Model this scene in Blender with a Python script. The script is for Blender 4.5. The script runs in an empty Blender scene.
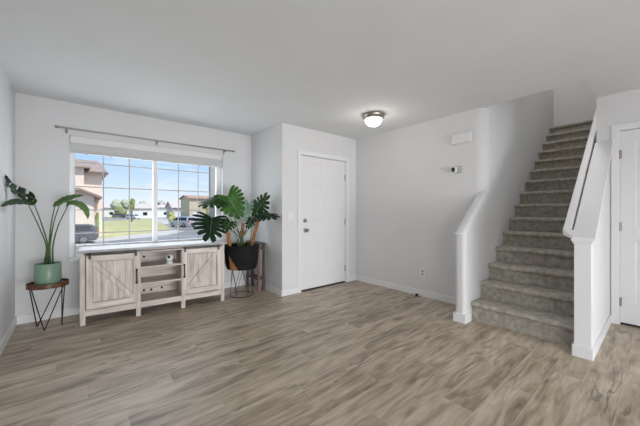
import bpy, bmesh, math, random
from mathutils import Vector, Matrix
random.seed(7)
R = math.radians
C = bpy.context.scene.collection
sc = bpy.context.scene
V = Vector

# ------------------------------------------------------------------ camera, world, sun, lights, exposure
CAMH, YAW, FPX, CYP = 1.188, R(40.12), 290.0, 211.7
cam_d = bpy.data.cameras.new('camera')
cam_d.sensor_width = 36.0
cam_d.lens = FPX / 640 * 36
cam_d.shift_y = (CYP - 213) / 640
cam_d.clip_start = 0.05
cam_d.clip_end = 600
cam = bpy.data.objects.new('camera', cam_d)
C.objects.link(cam)
cam.location = (0, 0, CAMH)
cam.rotation_euler = (R(90), 0, -YAW)
sc.camera = cam

sc.view_settings.view_transform = 'Standard'
sc.view_settings.look = 'None'
sc.view_settings.gamma = 1
sc.view_settings.use_curve_mapping = False
sc.view_settings.exposure = 0.0

world = bpy.data.worlds.new('sky')
sc.world = world
world.use_nodes = True
wt = world.node_tree
wt.nodes.clear()
wo = wt.nodes.new('ShaderNodeOutputWorld')
wb = wt.nodes.new('ShaderNodeBackground')
tc = wt.nodes.new('ShaderNodeTexCoord')
sx = wt.nodes.new('ShaderNodeSeparateXYZ')
rp = wt.nodes.new('ShaderNodeValToRGB')
nz = wt.nodes.new('ShaderNodeTexNoise')
mp = wt.nodes.new('ShaderNodeMapping')
r2 = wt.nodes.new('ShaderNodeValToRGB')
mx = wt.nodes.new('ShaderNodeMixRGB')
rp.color_ramp.elements[0].position = 0.0
rp.color_ramp.elements[0].color = (0.85, 0.89, 0.93, 1)
rp.color_ramp.elements[1].position = 0.16
rp.color_ramp.elements[1].color = (0.40, 0.62, 0.90, 1)
e = rp.color_ramp.elements.new(0.05); e.color = (0.70, 0.81, 0.94, 1)
e = rp.color_ramp.elements.new(0.6); e.color = (0.26, 0.47, 0.82, 1)
mp.inputs['Scale'].default_value = (2.5, 2.5, 14)
nz.inputs['Scale'].default_value = 3.0
nz.inputs['Detail'].default_value = 5
r2.color_ramp.elements[0].position = 0.50
r2.color_ramp.elements[1].position = 0.75
r2.color_ramp.elements[1].color = (0.7, 0.7, 0.7, 1)
mx.inputs[2].default_value = (0.86, 0.90, 0.95, 1)
wt.links.new(tc.outputs['Generated'], sx.inputs[0])
wt.links.new(sx.outputs['Z'], rp.inputs[0])
wt.links.new(tc.outputs['Generated'], mp.inputs[0])
wt.links.new(mp.outputs[0], nz.inputs['Vector'])
wt.links.new(nz.outputs['Fac'], r2.inputs[0])
wt.links.new(r2.outputs[0], mx.inputs[0])
wt.links.new(rp.outputs[0], mx.inputs[1])
wt.links.new(mx.outputs[0], wb.inputs[0])
wb.inputs[1].default_value = 1.15
wt.links.new(wb.outputs[0], wo.inputs[0])

XL_ = -0.485
def add_light(name, kind, loc, rot, energy, color=(1, 1, 1), **kw):
    d = bpy.data.lights.new(name, kind)
    d.energy = energy
    d.color = color
    for k, v in kw.items():
        setattr(d, k, v)
    o = bpy.data.objects.new(name, d)
    o.location = loc
    o.rotation_euler = rot
    C.objects.link(o)
    return o

# sun high over the street, from the +X side: reaches neither window directly
sun = add_light('sun', 'SUN', (20, -5, 40), (0, 0, 0), 4.2, (1.0, 0.96, 0.9), angle=R(1.0))
sun.rotation_euler = V((-0.45, 0.62, -0.85)).to_track_quat('-Z', 'Y').to_euler()
# added fill light, low in a made-up opening of the rear wall
add_light('rear_fill_light', 'AREA', (1.5, -3.93, 0.50), (R(86), 0, 0), 42, (0.97, 0.98, 1.0),
          shape='RECTANGLE', size=3.4, size_y=0.8, spread=R(75))
# second added fill light, in an invented left wall opening behind the camera
add_light('left_fill_light', 'AREA', (XL_ - 0.02, -2.3, 1.05), (R(90), 0, R(-90)), 52, (0.97, 0.98, 1.0),
          shape='RECTANGLE', size=1.8, size_y=1.2)
# daylight coming through the street window
add_light('window_daylight', 'AREA', (0.83, 4.62, 1.35), (R(-90), 0, 0), 20, (0.95, 0.98, 1.0),
          shape='RECTANGLE', size=1.6, size_y=1.0)
# unseen fill light added above the stairs to brighten the stairwell walls
add_light('stairwell_fill_light', 'AREA', (5.3, 0.92, 5.12), (0, 0, 0), 15.5, (1.0, 0.98, 0.95),
          shape='RECTANGLE', size=2.0, size_y=0.5)

# ------------------------------------------------------------------ helpers
FW = V((math.sin(YAW), math.cos(YAW), 0))
RT = V((math.cos(YAW), -math.sin(YAW), 0))

def at(px, py, Y):
    """point on the world plane y=Y seen at a photograph pixel"""
    r = FW + RT * ((px - 320) / FPX) + V((0, 0, 1)) * ((CYP - py) / FPX)
    t = Y / r.y
    return V((0, 0, CAMH)) + r * t

def gnd(px, py, z):
    r = FW + RT * ((px - 320) / FPX) + V((0, 0, 1)) * ((CYP - py) / FPX)
    t = (z - CAMH) / r.z
    return V((0, 0, CAMH)) + r * t

def tag(o, label=None, cat=None, group=None, kind=None):
    if label: o['label'] = label
    if cat: o['category'] = cat
    if group: o['group'] = group
    if kind: o['kind'] = kind
    return o

def thing(name, label, cat, loc=(0, 0, 0), rz=0, group=None):
    o = bpy.data.objects.new(name, None)
    o.empty_display_size = 0.1
    C.objects.link(o)
    o.location = loc
    o.rotation_euler = (0, 0, rz)
    return tag(o, label, cat, group)

def copy_tree(o, parent=None):
    c = o.copy()
    C.objects.link(c)
    if parent is not None:
        c.parent = parent
    for ch in list(o.children):
        copy_tree(ch, c)
    return c

class MB:
    def __init__(self):
        self.v = []; self.f = []; self.m = []
    def quad(self, *p, mi=0):
        n = len(self.v)
        self.v += [tuple(q) for q in p]
        self.f.append(tuple(range(n, n + len(p)))); self.m.append(mi)
    def hexa(self, p, mi=0):
        """8 corners: bottom 4 ccw, top 4 ccw"""
        n = len(self.v)
        self.v += [tuple(q) for q in p]
        for f in ((3, 2, 1, 0), (4, 5, 6, 7), (0, 1, 5, 4), (1, 2, 6, 5), (2, 3, 7, 6), (3, 0, 4, 7)):
            self.f.append(tuple(n + i for i in f)); self.m.append(mi)
        return self
    def box(self, x0, x1, y0, y1, z0, z1, mi=0):
        return self.hexa([(x0, y0, z0), (x1, y0, z0), (x1, y1, z0), (x0, y1, z0),
                          (x0, y0, z1), (x1, y0, z1), (x1, y1, z1), (x0, y1, z1)], mi)
    def bar(self, a, b, w, t, up=(0, 0, 1), mi=0):
        """rectangular bar from a to b: width w (sideways), thickness t (along up)"""
        a = V(a); b = V(b); d = (b - a).normalized(); u = V(up)
        s = d.cross(u).normalized(); u = s.cross(d).normalized()
        s = s * w / 2; u = u * t / 2
        return self.hexa([a - s - u, a + s - u, b + s - u, b - s - u, a - s + u, a + s + u, b + s + u, b - s + u], mi)
    def prism(self, poly, ax, lo, hi, mi=0):
        """poly = list of 2D points in the plane across axis ax"""
        def P(p, h):
            return {'x': (h, p[0], p[1]), 'y': (p[0], h, p[1]), 'z': (p[0], p[1], h)}[ax]
        n = len(self.v); k = len(poly)
        self.v += [P(p, lo) for p in poly] + [P(p, hi) for p in poly]
        self.f.append(tuple(range(n + k - 1, n - 1, -1))); self.m.append(mi)
        self.f.append(tuple(range(n + k, n + 2 * k))); self.m.append(mi)
        for i in range(k):
            j = (i + 1) % k
            self.f.append((n + i, n + j, n + k + j, n + k + i)); self.m.append(mi)
        return self
    def tube(self, pts, r, seg=8, caps=True, mi=0):
        pts = [V(p) for p in pts]
        rs = r if isinstance(r, (list, tuple)) else [r] * len(pts)
        n0 = len(self.v); prev = None
        for i, p in enumerate(pts):
            if i == 0: t = pts[1] - p
            elif i == len(pts) - 1: t = p - pts[i - 1]
            else: t = pts[i + 1] - pts[i - 1]
            t.normalize()
            if prev is None:
                u = t.orthogonal().normalized()
            else:
                u = (prev - t * prev.dot(t)).normalized()
            prev = u
            w = t.cross(u)
            for k in range(seg):
                a = 2 * math.pi * k / seg
                self.v.append(tuple(p + (u * math.cos(a) + w * math.sin(a)) * rs[i]))
        for i in range(len(pts) - 1):
            for k in range(seg):
                a = n0 + i * seg + k; b = n0 + i * seg + (k + 1) % seg
                self.f.append((a, b, b + seg, a + seg)); self.m.append(mi)
        if caps:
            self.f.append(tuple(n0 + k for k in range(seg - 1, -1, -1))); self.m.append(mi)
            e = n0 + (len(pts) - 1) * seg
            self.f.append(tuple(e + k for k in range(seg))); self.m.append(mi)
        return self
    def lathe(self, prof, c=(0, 0, 0), seg=32, axis='z', mi=0):
        """prof: list of (radius, height)"""
        n0 = len(self.v); c = V(c)
        for r, h in prof:
            for k in range(seg):
                a = 2 * math.pi * k / seg
                x, y = r * math.cos(a), r * math.sin(a)
                p = {'z': V((x, y, h)), 'y': V((x, h, y)), 'x': V((h, x, y))}[axis]
                self.v.append(tuple(c + p))
        for i in range(len(prof) - 1):
            for k in range(seg):
                a = n0 + i * seg + k; b = n0 + i * seg + (k + 1) % seg
                self.f.append((a, b, b + seg, a + seg)); self.m.append(mi)
        if prof[0][0] > 1e-4:
            self.f.append(tuple(n0 + k for k in range(seg - 1, -1, -1))); self.m.append(mi)
        if prof[-1][0] > 1e-4:
            e = n0 + (len(prof) - 1) * seg
            self.f.append(tuple(e + k for k in range(seg))); self.m.append(mi)
        return self
    def ball(self, c, rx, ry, rz, seg=16, rings=10, mi=0):
        prof = [(math.sin(math.pi * i / rings), -math.cos(math.pi * i / rings)) for i in range(rings + 1)]
        n0 = len(self.v)
        self.lathe(prof, (0, 0, 0), seg, mi=mi)
        for i in range(n0, len(self.v)):
            x, y, z = self.v[i]
            self.v[i] = (c[0] + x * rx, c[1] + y * ry, c[2] + z * rz)
        return self
    def build(self, name, mat, parent=None, smooth=False, bevel=0, seg=2, fixn=True):
        me = bpy.data.meshes.new(name)
        me.from_pydata(self.v, [], self.f)
        mats = mat if isinstance(mat, (list, tuple)) else [mat]
        for m in mats: me.materials.append(m)
        for p, mi in zip(me.polygons, self.m): p.material_index = mi
        bm = bmesh.new(); bm.from_mesh(me)
        bmesh.ops.remove_doubles(bm, verts=bm.verts, dist=1e-6)
        if fixn: bmesh.ops.recalc_face_normals(bm, faces=bm.faces)
        bm.to_mesh(me); bm.free()
        if smooth:
            for p in me.polygons: p.use_smooth = True
            if smooth != 'all':
                me.set_sharp_from_angle(angle=R(40))
        o = bpy.data.objects.new(name, me)
        C.objects.link(o)
        if parent is not None: o.parent = parent
        if bevel:
            b = o.modifiers.new('bevel', 'BEVEL')
            b.width = bevel; b.segments = seg; b.limit_method = 'ANGLE'; b.angle_limit = R(35)
            b.harden_normals = False
        return o

def struct(mb, name, mat, **kw):
    return tag(mb.build(name, mat, **kw), kind='structure')

# ------------------------------------------------------------------ materials
def mat(name, col, rough=0.5, metal=0.0, spec=0.5):
    m = bpy.data.materials.new(name); m.use_nodes = True
    b = m.node_tree.nodes['Principled BSDF']
    b.inputs['Base Color'].default_value = (*col, 1)
    b.inputs['Roughness'].default_value = rough
    b.inputs['Metallic'].default_value = metal
    b.inputs['Specular IOR Level'].default_value = spec
    return m

def noise_mat(name, c1, c2, scale=(1, 1, 1), nscale=5, rough=0.6, bump=0.0, detail=4, lo=0.35, hi=0.65, metal=0, bscale=None, spec=0.5):
    m = mat(name, c1, rough, metal, spec)
    nt = m.node_tree; b = nt.nodes['Principled BSDF']
    t = nt.nodes.new('ShaderNodeTexCoord'); mp = nt.nodes.new('ShaderNodeMapping')
    n = nt.nodes.new('ShaderNodeTexNoise'); r = nt.nodes.new('ShaderNodeValToRGB')
    mp.inputs['Scale'].default_value = scale
    n.inputs['Scale'].default_value = nscale; n.inputs['Detail'].default_value = detail
    r.color_ramp.elements[0].position = lo; r.color_ramp.elements[0].color = (*c1, 1)
    r.color_ramp.elements[1].position = hi; r.color_ramp.elements[1].color = (*c2, 1)
    L = nt.links.new
    L(t.outputs['Object'], mp.inputs[0]); L(mp.outputs[0], n.inputs['Vector'])
    L(n.outputs['Fac'], r.inputs[0]); L(r.outputs[0], b.inputs['Base Color'])
    if bump:
        bp = nt.nodes.new('ShaderNodeBump'); bp.inputs['Strength'].default_value = bump
        bp.inputs['Distance'].default_value = 0.01
        if bscale:
            n2 = nt.nodes.new('ShaderNodeTexNoise'); n2.inputs['Scale'].default_value = bscale
            n2.inputs['Detail'].default_value = 3
            L(t.outputs['Object'], n2.inputs['Vector']); L(n2.outputs['Fac'], bp.inputs['Height'])
        else:
            L(n.outputs['Fac'], bp.inputs['Height'])
        L(bp.outputs[0], b.inputs['Normal'])
    return m

def floor_material():
    m = mat('plank_floor', (0.3, 0.25, 0.2), 0.38, spec=0.45)
    nt = m.node_tree; b = nt.nodes['Principled BSDF']; L = nt.links.new
    N = nt.nodes.new
    def math_(op, a, bb=None):
        n = N('ShaderNodeMath'); n.operation = op
        for i, q in enumerate((a, bb)):
            if q is None: continue
            if isinstance(q, (int, float)): n.inputs[i].default_value = q
            else: L(q, n.inputs[i])
        return n.outputs[0]
    t = N('ShaderNodeTexCoord'); s = N('ShaderNodeSeparateXYZ'); L(t.outputs['Object'], s.inputs[0])
    W, LEN = 0.182, 1.22
    yr = math_('DIVIDE', s.outputs['Y'], W)
    row = math_('FLOOR', yr)
    off = math_('MULTIPLY', math_('FRACT', math_('MULTIPLY', row, 0.381)), LEN)
    xc = math_('DIVIDE', math_('ADD', s.outputs['X'], off), LEN)
    colu = math_('FLOOR', xc)
    cb = N('ShaderNodeCombineXYZ'); L(row, cb.inputs[0]); L(colu, cb.inputs[1])
    wn = N('ShaderNodeTexWhiteNoise'); wn.noise_dimensions = '2D'; L(cb.outputs[0], wn.inputs['Vector'])
    # grain coordinates, shifted per plank
    sh = math_('MULTIPLY', wn.outputs['Value'], 37.0)
    gc = N('ShaderNodeCombineXYZ')
    L(math_('ADD', s.outputs['X'], sh), gc.inputs[0]); L(s.outputs['Y'], gc.inputs[1]); L(sh, gc.inputs[2])
    def noise(scale3, sc_, det, dist=0.0):
        mpn = N('ShaderNodeMapping'); mpn.inputs['Scale'].default_value = scale3; L(gc.outputs[0], mpn.inputs[0])
        n = N('ShaderNodeTexNoise'); n.inputs['Scale'].default_value = sc_; n.inputs['Detail'].default_value = det
        n.inputs['Distortion'].default_value = dist
        L(mpn.outputs[0], n.inputs['Vector']); return n.outputs['Fac']
    g1 = noise((1.25, 6.0, 1), 2.0, 6, 0.9)      # broad cloudy bands along the board
    g2 = noise((2.2, 20, 1), 2.4, 5, 0.5)        # fine grain
    g3 = noise((0.5, 5.0, 1), 1.8, 4, 0.5)       # dark rustic veins
    ramp = N('ShaderNodeValToRGB')
    ramp.color_ramp.elements[0].position = 0.29; ramp.color_ramp.elements[0].color = FLOOR_D
    ramp.color_ramp.elements[1].position = 0.69; ramp.color_ramp.elements[1].color = FLOOR_L
    k = ramp.color_ramp.elements.new(0.5); k.color = FLOOR_M
    mixv = math_('ADD', math_('MULTIPLY', g1, 0.66), math_('MULTIPLY', g2, 0.26))
    mixv = math_('ADD', mixv, math_('MULTIPLY', wn.outputs['Value'], 0.075))
    L(mixv, ramp.inputs[0])
    # veins: thin dark contour of g3
    vein = math_('ABSOLUTE', math_('SUBTRACT', g3, 0.55))
    vr = N('ShaderNodeMapRange'); L(vein, vr.inputs['Value'])
    vr.inputs['From Min'].default_value = 0.0; vr.inputs['From Max'].default_value = 0.022
    vr.inputs['To Min'].default_value = 1.0; vr.inputs['To Max'].default_value = 0.0
    patch = noise((0.5, 1.6, 1), 1.3, 2)
    pr = N('ShaderNodeMapRange'); L(patch, pr.inputs['Value'])
    pr.inputs['From Min'].default_value = 0.47; pr.inputs['From Max'].default_value = 0.62
    vf = math_('MULTIPLY', math_('MULTIPLY', vr.outputs[0], pr.outputs[0]), 0.85)
    mx1 = N('ShaderNodeMixRGB'); L(vf, mx1.inputs[0]); L(ramp.outputs[0], mx1.inputs[1])
    mx1.inputs[2].default_value = (0.13, 0.10, 0.075, 1)
    # board joints
    fy = math_('FRACT', yr); ey = math_('MINIMUM', fy, math_('SUBTRACT', 1.0, fy))
    fx = math_('FRACT', xc); ex = math_('MINIMUM', fx, math_('SUBTRACT', 1.0, fx))
    jy = math_('LESS_THAN', ey, 0.012); jx = math_('LESS_THAN', ex, 0.0015)
    j = math_('MULTIPLY', math_('MAXIMUM', jy, jx), 0.5)
    mx2 = N('ShaderNodeMixRGB'); L(j, mx2.inputs[0]); L(mx1.outputs[0], mx2.inputs[1])
    mx2.inputs[2].default_value = (0.62, 0.54, 0.45, 1)
    L(mx2.outputs[0], b.inputs['Base Color'])
    rr = N('ShaderNodeMapRange'); L(g2, rr.inputs['Value'])
    rr.inputs['To Min'].default_value = 0.30; rr.inputs['To Max'].default_value = 0.48
    L(rr.outputs[0], b.inputs['Roughness'])
    bp = N('ShaderNodeBump'); bp.inputs['Strength'].default_value = 0.08; bp.inputs['Distance'].default_value = 0.004
    L(g2, bp.inputs['Height']); L(bp.outputs[0], b.inputs['Normal'])
    return m

FLOOR_D = (0.162, 0.113, 0.070, 1)
FLOOR_M = (0.47, 0.382, 0.286, 1)
FLOOR_L = (0.71, 0.605, 0.49, 1)

M = {}
M['floor'] = floor_material()
M['wall'] = noise_mat('wall_paint', (0.765, 0.765, 0.77), (0.785, 0.785, 0.79), nscale=1.5, rough=0.75, bump=0.05, bscale=140, spec=0.25)
M['ceiling'] = noise_mat('ceiling_paint', (0.785, 0.80, 0.815), (0.805, 0.82, 0.835), nscale=2, rough=0.85, bump=0.12, bscale=60, spec=0.2)
M['trim'] = mat('trim_white', (0.86, 0.86, 0.87), 0.35)
M['door'] = mat('door_white', (0.83, 0.83, 0.84), 0.38)
M['vinyl'] = mat('window_vinyl', (0.87, 0.88, 0.89), 0.35)
M['muntin'] = mat('grille_backlit', (0.50, 0.48, 0.48), 0.5)  # grey puts the backlit shade of the muntins into their colour
M['shade'] = noise_mat('shade_fabric', (0.62, 0.62, 0.62), (0.68, 0.68, 0.68), scale=(1, 1, 12), nscale=2, rough=0.9, spec=0.1)
M['plastic'] = mat('white_plastic', (0.84, 0.84, 0.84), 0.35)
M['mount'] = mat('sensor_mount_shadow', (0.52, 0.52, 0.52), 0.5)  # grey darkened to hold the shadow beside the sensor body
M['patch'] = mat('cover_plastic', (0.80, 0.80, 0.80), 0.5)
M['carpet_dark'] = None
M['nickel'] = mat('brushed_nickel', (0.40, 0.37, 0.33), 0.32, 0.95)
M['rodmetal'] = mat('rod_pewter', (0.34, 0.34, 0.34), 0.4, 0.7)
M['iron'] = mat('black_iron', (0.028, 0.026, 0.025), 0.45, 0.6)
M['track'] = mat('dark_steel_track', (0.10, 0.095, 0.09), 0.45, 0.5)
M['black'] = mat('black_plastic', (0.012, 0.012, 0.013), 0.4)
M['rubber'] = mat('dark_rubber', (0.02, 0.02, 0.02), 0.7)
M['carpet'] = noise_mat('grey_carpet', (0.38, 0.355, 0.30), (0.66, 0.62, 0.54), nscale=22, rough=1.0, bump=0.9, detail=8, bscale=260, lo=0.3, hi=0.7, spec=0.05)
M['grey_wood'] = noise_mat('greywash_wood', (0.47, 0.405, 0.36), (0.84, 0.765, 0.70), scale=(9, 9, 0.9), nscale=3.2, rough=0.6, bump=0.06, detail=6, lo=0.30, hi=0.68)
M['grey_wood_h'] = noise_mat('greywash_wood_rail', (0.48, 0.415, 0.37), (0.85, 0.775, 0.71), scale=(0.9, 9, 9), nscale=3.2, rough=0.6, bump=0.06, detail=6, lo=0.30, hi=0.68)
M['shadow_strip'] = mat('shadow_strip_brown', (0.20, 0.165, 0.14), 0.8)  # dark brown for the drawn shadow lines on the barn doors
M['grey_top'] = noise_mat('greywash_top', (0.38, 0.365, 0.37), (0.52, 0.505, 0.505), scale=(0.9, 9, 9), nscale=3, rough=0.5, bump=0.03, detail=6, lo=0.30, hi=0.68)
M['walnut'] = noise_mat('walnut_wood', (0.085, 0.034, 0.016), (0.20, 0.085, 0.04), scale=(2, 14, 14), nscale=3, rough=0.4, detail=5)
M['darkwood'] = noise_mat('dark_wood', (0.055, 0.034, 0.028), (0.11, 0.07, 0.058), scale=(10, 10, 1.2), nscale=4, rough=0.5, detail=5)
M['redwood'] = noise_mat('red_brown_wood', (0.17, 0.085, 0.065), (0.30, 0.17, 0.135), scale=(10, 10, 1.2), nscale=4, rough=0.5, detail=5)
M['sage'] = mat('sage_glaze', (0.215, 0.335, 0.245), 0.35)
M['soil'] = noise_mat('potting_soil', (0.03, 0.022, 0.016), (0.08, 0.06, 0.045), nscale=60, rough=1.0, bump=0.8)
M['basket'] = noise_mat('black_weave', (0.004, 0.004, 0.005), (0.013, 0.013, 0.014), scale=(1, 1, 40), nscale=2.5, rough=0.7, bump=0.5, bscale=90, spec=0.25)
M['basket_tan'] = noise_mat('orange_weave', (0.30, 0.12, 0.045), (0.46, 0.20, 0.08), scale=(1, 1, 40), nscale=2.5, rough=0.7, bump=0.5)
M['coir'] = noise_mat('coir_fibre', (0.24, 0.095, 0.032), (0.50, 0.24, 0.10), nscale=45, rough=0.95, bump=0.9, detail=6)
M['stem'] = noise_mat('plant_stem', (0.035, 0.075, 0.018), (0.075, 0.13, 0.03), nscale=9, rough=0.5)
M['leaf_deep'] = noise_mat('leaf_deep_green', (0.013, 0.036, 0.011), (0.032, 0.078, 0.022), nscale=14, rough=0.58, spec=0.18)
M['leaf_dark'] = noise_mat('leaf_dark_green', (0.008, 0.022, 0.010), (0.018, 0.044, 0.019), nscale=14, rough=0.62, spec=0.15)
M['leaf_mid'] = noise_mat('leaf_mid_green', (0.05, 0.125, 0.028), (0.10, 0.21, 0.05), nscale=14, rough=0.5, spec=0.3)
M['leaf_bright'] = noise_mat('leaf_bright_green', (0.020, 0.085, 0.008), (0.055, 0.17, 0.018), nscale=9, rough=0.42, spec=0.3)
M['leaf_pale'] = noise_mat('leaf_pale_sheen', (0.16, 0.25, 0.19), (0.24, 0.35, 0.28), nscale=14, rough=0.4)  # pale colour carries the reflection on one monstera leaf
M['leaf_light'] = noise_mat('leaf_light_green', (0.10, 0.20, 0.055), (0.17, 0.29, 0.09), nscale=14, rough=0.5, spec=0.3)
M['leaf_back'] = noise_mat('leaf_pale_back', (0.10, 0.18, 0.05), (0.17, 0.27, 0.10), nscale=14, rough=0.5)
# outdoors
M['grass'] = noise_mat('lawn_grass', (0.36, 0.34, 0.13), (0.54, 0.49, 0.26), nscale=0.6, rough=1.0, detail=8, spec=0.05)
M['concrete'] = noise_mat('sidewalk_concrete', (0.46, 0.43, 0.40), (0.56, 0.53, 0.49), nscale=0.7, rough=0.95, spec=0.1)
M['asphalt'] = noise_mat('street_asphalt', (0.24, 0.235, 0.235), (0.31, 0.30, 0.30), nscale=0.5, rough=0.95, spec=0.1)
M['stucco'] = noise_mat('beige_stucco', (0.80, 0.67, 0.58), (0.84, 0.71, 0.615), nscale=2, rough=0.95, spec=0.1)
M['stucco_tan'] = noise_mat('tan_stucco', (0.56, 0.47, 0.35), (0.62, 0.53, 0.40), nscale=2, rough=0.95, spec=0.1)
M['stucco_white'] = noise_mat('white_stucco', (0.76, 0.74, 0.70), (0.82, 0.80, 0.77), nscale=2, rough=0.95, spec=0.1)
M['stucco_grey'] = noise_mat('grey_stucco', (0.45, 0.42, 0.39), (0.52, 0.49, 0.46), nscale=2, rough=0.95, spec=0.1)
M['tile'] = noise_mat('roof_tile', (0.33, 0.245, 0.21), (0.44, 0.34, 0.30), scale=(1, 1, 8), nscale=2, rough=0.9, spec=0.1)
M['tile_red'] = noise_mat('roof_tile_red', (0.42, 0.27, 0.20), (0.52, 0.35, 0.27), scale=(1, 1, 8), nscale=2, rough=0.9, spec=0.1)
M['tile_pale'] = noise_mat('roof_tile_hazed', (0.55, 0.48, 0.44), (0.64, 0.57, 0.53), scale=(1, 1, 8), nscale=2, rough=0.9, spec=0.1)  # far roofs paled so their colour carries the haze
M['fascia'] = mat('brown_fascia', (0.20, 0.15, 0.125), 0.7)
M['post_paint'] = mat('porch_post_paint', (0.42, 0.39, 0.36), 0.7)
M['carglass'] = mat('car_glass', (0.012, 0.013, 0.016), 0.15, spec=0.3)
M['tyre'] = mat('tyre_rubber', (0.025, 0.025, 0.027), 0.8)
M['hub'] = mat('wheel_alloy', (0.28, 0.28, 0.29), 0.35, 0.7)
M['paint_grey'] = mat('paint_grey', (0.085, 0.088, 0.11), 0.25, 0.3)
M['paint_silver'] = mat('paint_silver', (0.46, 0.49, 0.53), 0.28, 0.35)
M['paint_dark'] = mat('paint_charcoal', (0.16, 0.165, 0.175), 0.3, 0.3)
M['paint_white'] = mat('paint_white', (0.75, 0.76, 0.77), 0.3)
M['lamp_red'] = mat('tail_lamp_red', (0.55, 0.03, 0.04), 0.25)
M['lamp_clear'] = mat('head_lamp_clear', (0.85, 0.86, 0.88), 0.15)
M['foliage'] = noise_mat('tree_foliage', (0.16, 0.21, 0.07), (0.33, 0.38, 0.16), nscale=1.5, rough=0.95, spec=0.05)
M['foliage_pale'] = noise_mat('hazed_foliage', (0.40, 0.43, 0.30), (0.55, 0.57, 0.42), nscale=1.2, rough=0.95, spec=0.05)  # distance haze is mixed into this pale leaf colour
M['foliage_yellow'] = noise_mat('yellow_foliage', (0.32, 0.30, 0.09), (0.48, 0.44, 0.16), nscale=1.5, rough=0.95, spec=0.05)
M['bark'] = mat('tree_bark', (0.15, 0.11, 0.08), 0.9)

def glass_material():
    m = bpy.data.materials.new('window_glass'); m.use_nodes = True
    nt = m.node_tree; nt.nodes.clear()
    o = nt.nodes.new('ShaderNodeOutputMaterial'); t = nt.nodes.new('ShaderNodeBsdfTransparent')
    g = nt.nodes.new('ShaderNodeBsdfGlossy'); x = nt.nodes.new('ShaderNodeMixShader')
    g.inputs['Roughness'].default_value = 0.12
    t.inputs[0].default_value = (0.97, 0.98, 0.98, 1)
    x.inputs[0].default_value = 0.003
    nt.links.new(t.outputs[0], x.inputs[1]); nt.links.new(g.outputs[0], x.inputs[2])
    nt.links.new(x.outputs[0], o.inputs[0])
    return m
M['glass'] = glass_material()

def emit_material(name, col, strength):
    m = bpy.data.materials.new(name); m.use_nodes = True
    b = m.node_tree.nodes['Principled BSDF']
    b.inputs['Base Color'].default_value = (0.9, 0.88, 0.84, 1)
    b.inputs['Emission Color'].default_value = (*col, 1)
    b.inputs['Emission Strength'].default_value = strength
    return m
M['dome'] = emit_material('lit_glass_dome', (1.0, 0.93, 0.83), 2.2)

# ------------------------------------------------------------------ room shell
XL, YW, XB, YD, XR, XC, H = -0.485, 4.389, 2.217, 3.456, 3.727, 4.384, 2.44
YA, YAB = 1.362, 1.470           # left half wall: stair face, room face
YB, YBB = 0.480, 0.375         # right half wall: stair face, room face
XN, XE, YR = 3.154, 6.974, -4.0
RISE, RUN = 0.1818, 0.242
ZTOP = 0.205 + RISE * 14         # upstairs floor
T = 0.14

f = MB().box(XL - T, XE + T, YR - T, YW + T, -0.25, 0)
struct(f, 'floor', M['floor'])

c = MB()
c.box(XL - T, XR, YR - T, YW + T, H, H + 0.28)
c.box(XR, XC + 0.12, YR - T, YB, H, H + 0.28)
c.box(XR, XC + 0.12, YAB, YW + T, H, H + 0.28)
struct(c, 'ceiling', M['ceiling'])

w = MB()
w.box(XL - T, XL, YR - T, -3.25, 0, H); w.box(XL - T, XL, -1.35, YW + T, 0, H)
w.box(XL - T, XL, -3.25, -1.35, 0, 0.4); w.box(XL - T, XL, -3.25, -1.35, 1.7, H)  # out-of-view opening made for the left fill light
struct(w, 'wall_left', M['wall'])
# street-side wall with the window opening
WX0, WX1, WZ0, WZ1 = -0.058, 1.735, 0.61, 2.065
w = MB()
w.box(XL, WX0, YW, YW + T, 0, H); w.box(WX1, XB, YW, YW + T, 0, H)
w.box(WX0, WX1, YW, YW + T, 0, WZ0); w.box(WX0, WX1, YW, YW + T, WZ1, H)
struct(w, 'wall_window', M['wall'])
struct(MB().box(XB, XB + 0.11, YD + 0.11, YW + T, 0, H), 'wall_nook', M['wall'])
# wall with the front door opening
DX0, DX1, DH = 2.545, 3.475, 2.03
w = MB()
w.box(XB, DX0, YD, YD + 0.11, 0, H); w.box(DX1, XR, YD, YD + 0.11, 0, H); w.box(DX0, DX1, YD, YD + 0.11, DH + 0.012, H)
struct(w, 'wall_front_door', M['wall'])
# right wall continues round the corner up the stairwell with a soft bullnose
w = MB()
def right_wall():
    r = 0.13
    # plan outline with rounded corner between x=XR and y=YA
    arc = []
    for i in range(17):
        a = R(180 + 90 * i / 16)
        arc.append((XR + r + r * math.cos(a), YA + r + r * math.sin(a)))
    poly = [(XR, YD + 0.11)] + arc + [(XE, YA), (XE, YAB), (XR + 0.20, YAB), (XR + 0.20, YD + 0.11)]
    w.prism(poly, 'z', 0, H)
    poly2 = [(XR, YA), (XE, YA), (XE, YAB), (XR, YAB)]
    w.prism(poly2, 'z', H, 5.2)
right_wall()
struct(w, 'wall_right', M['wall'], smooth=True)

SL = 0.775   # slope of the half walls
def half_wall(name, y0, y1, x1, zs, bev):
    m = MB()
    z1 = zs + SL * (x1 - XN)
    m.prism([(XN, 0), (x1, 0), (x1, z1), (XN, zs)], 'y', y0, y1)
    return struct(m, name, M['wall'], bevel=bev, seg=5, smooth=True)
half_wall('wall_stair_left', YA, YAB, XR + 0.125, 0.975, 0.035)
m = MB(); xq = XN + 0.126
m.prism([(xq, 0), (XC, 0), (XC, 0.965 + SL * (XC - XN)), (xq, 0.965 + SL * 0.126)], 'y', YBB, YB)
struct(m, 'wall_stair_right', M['wall'])
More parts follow.
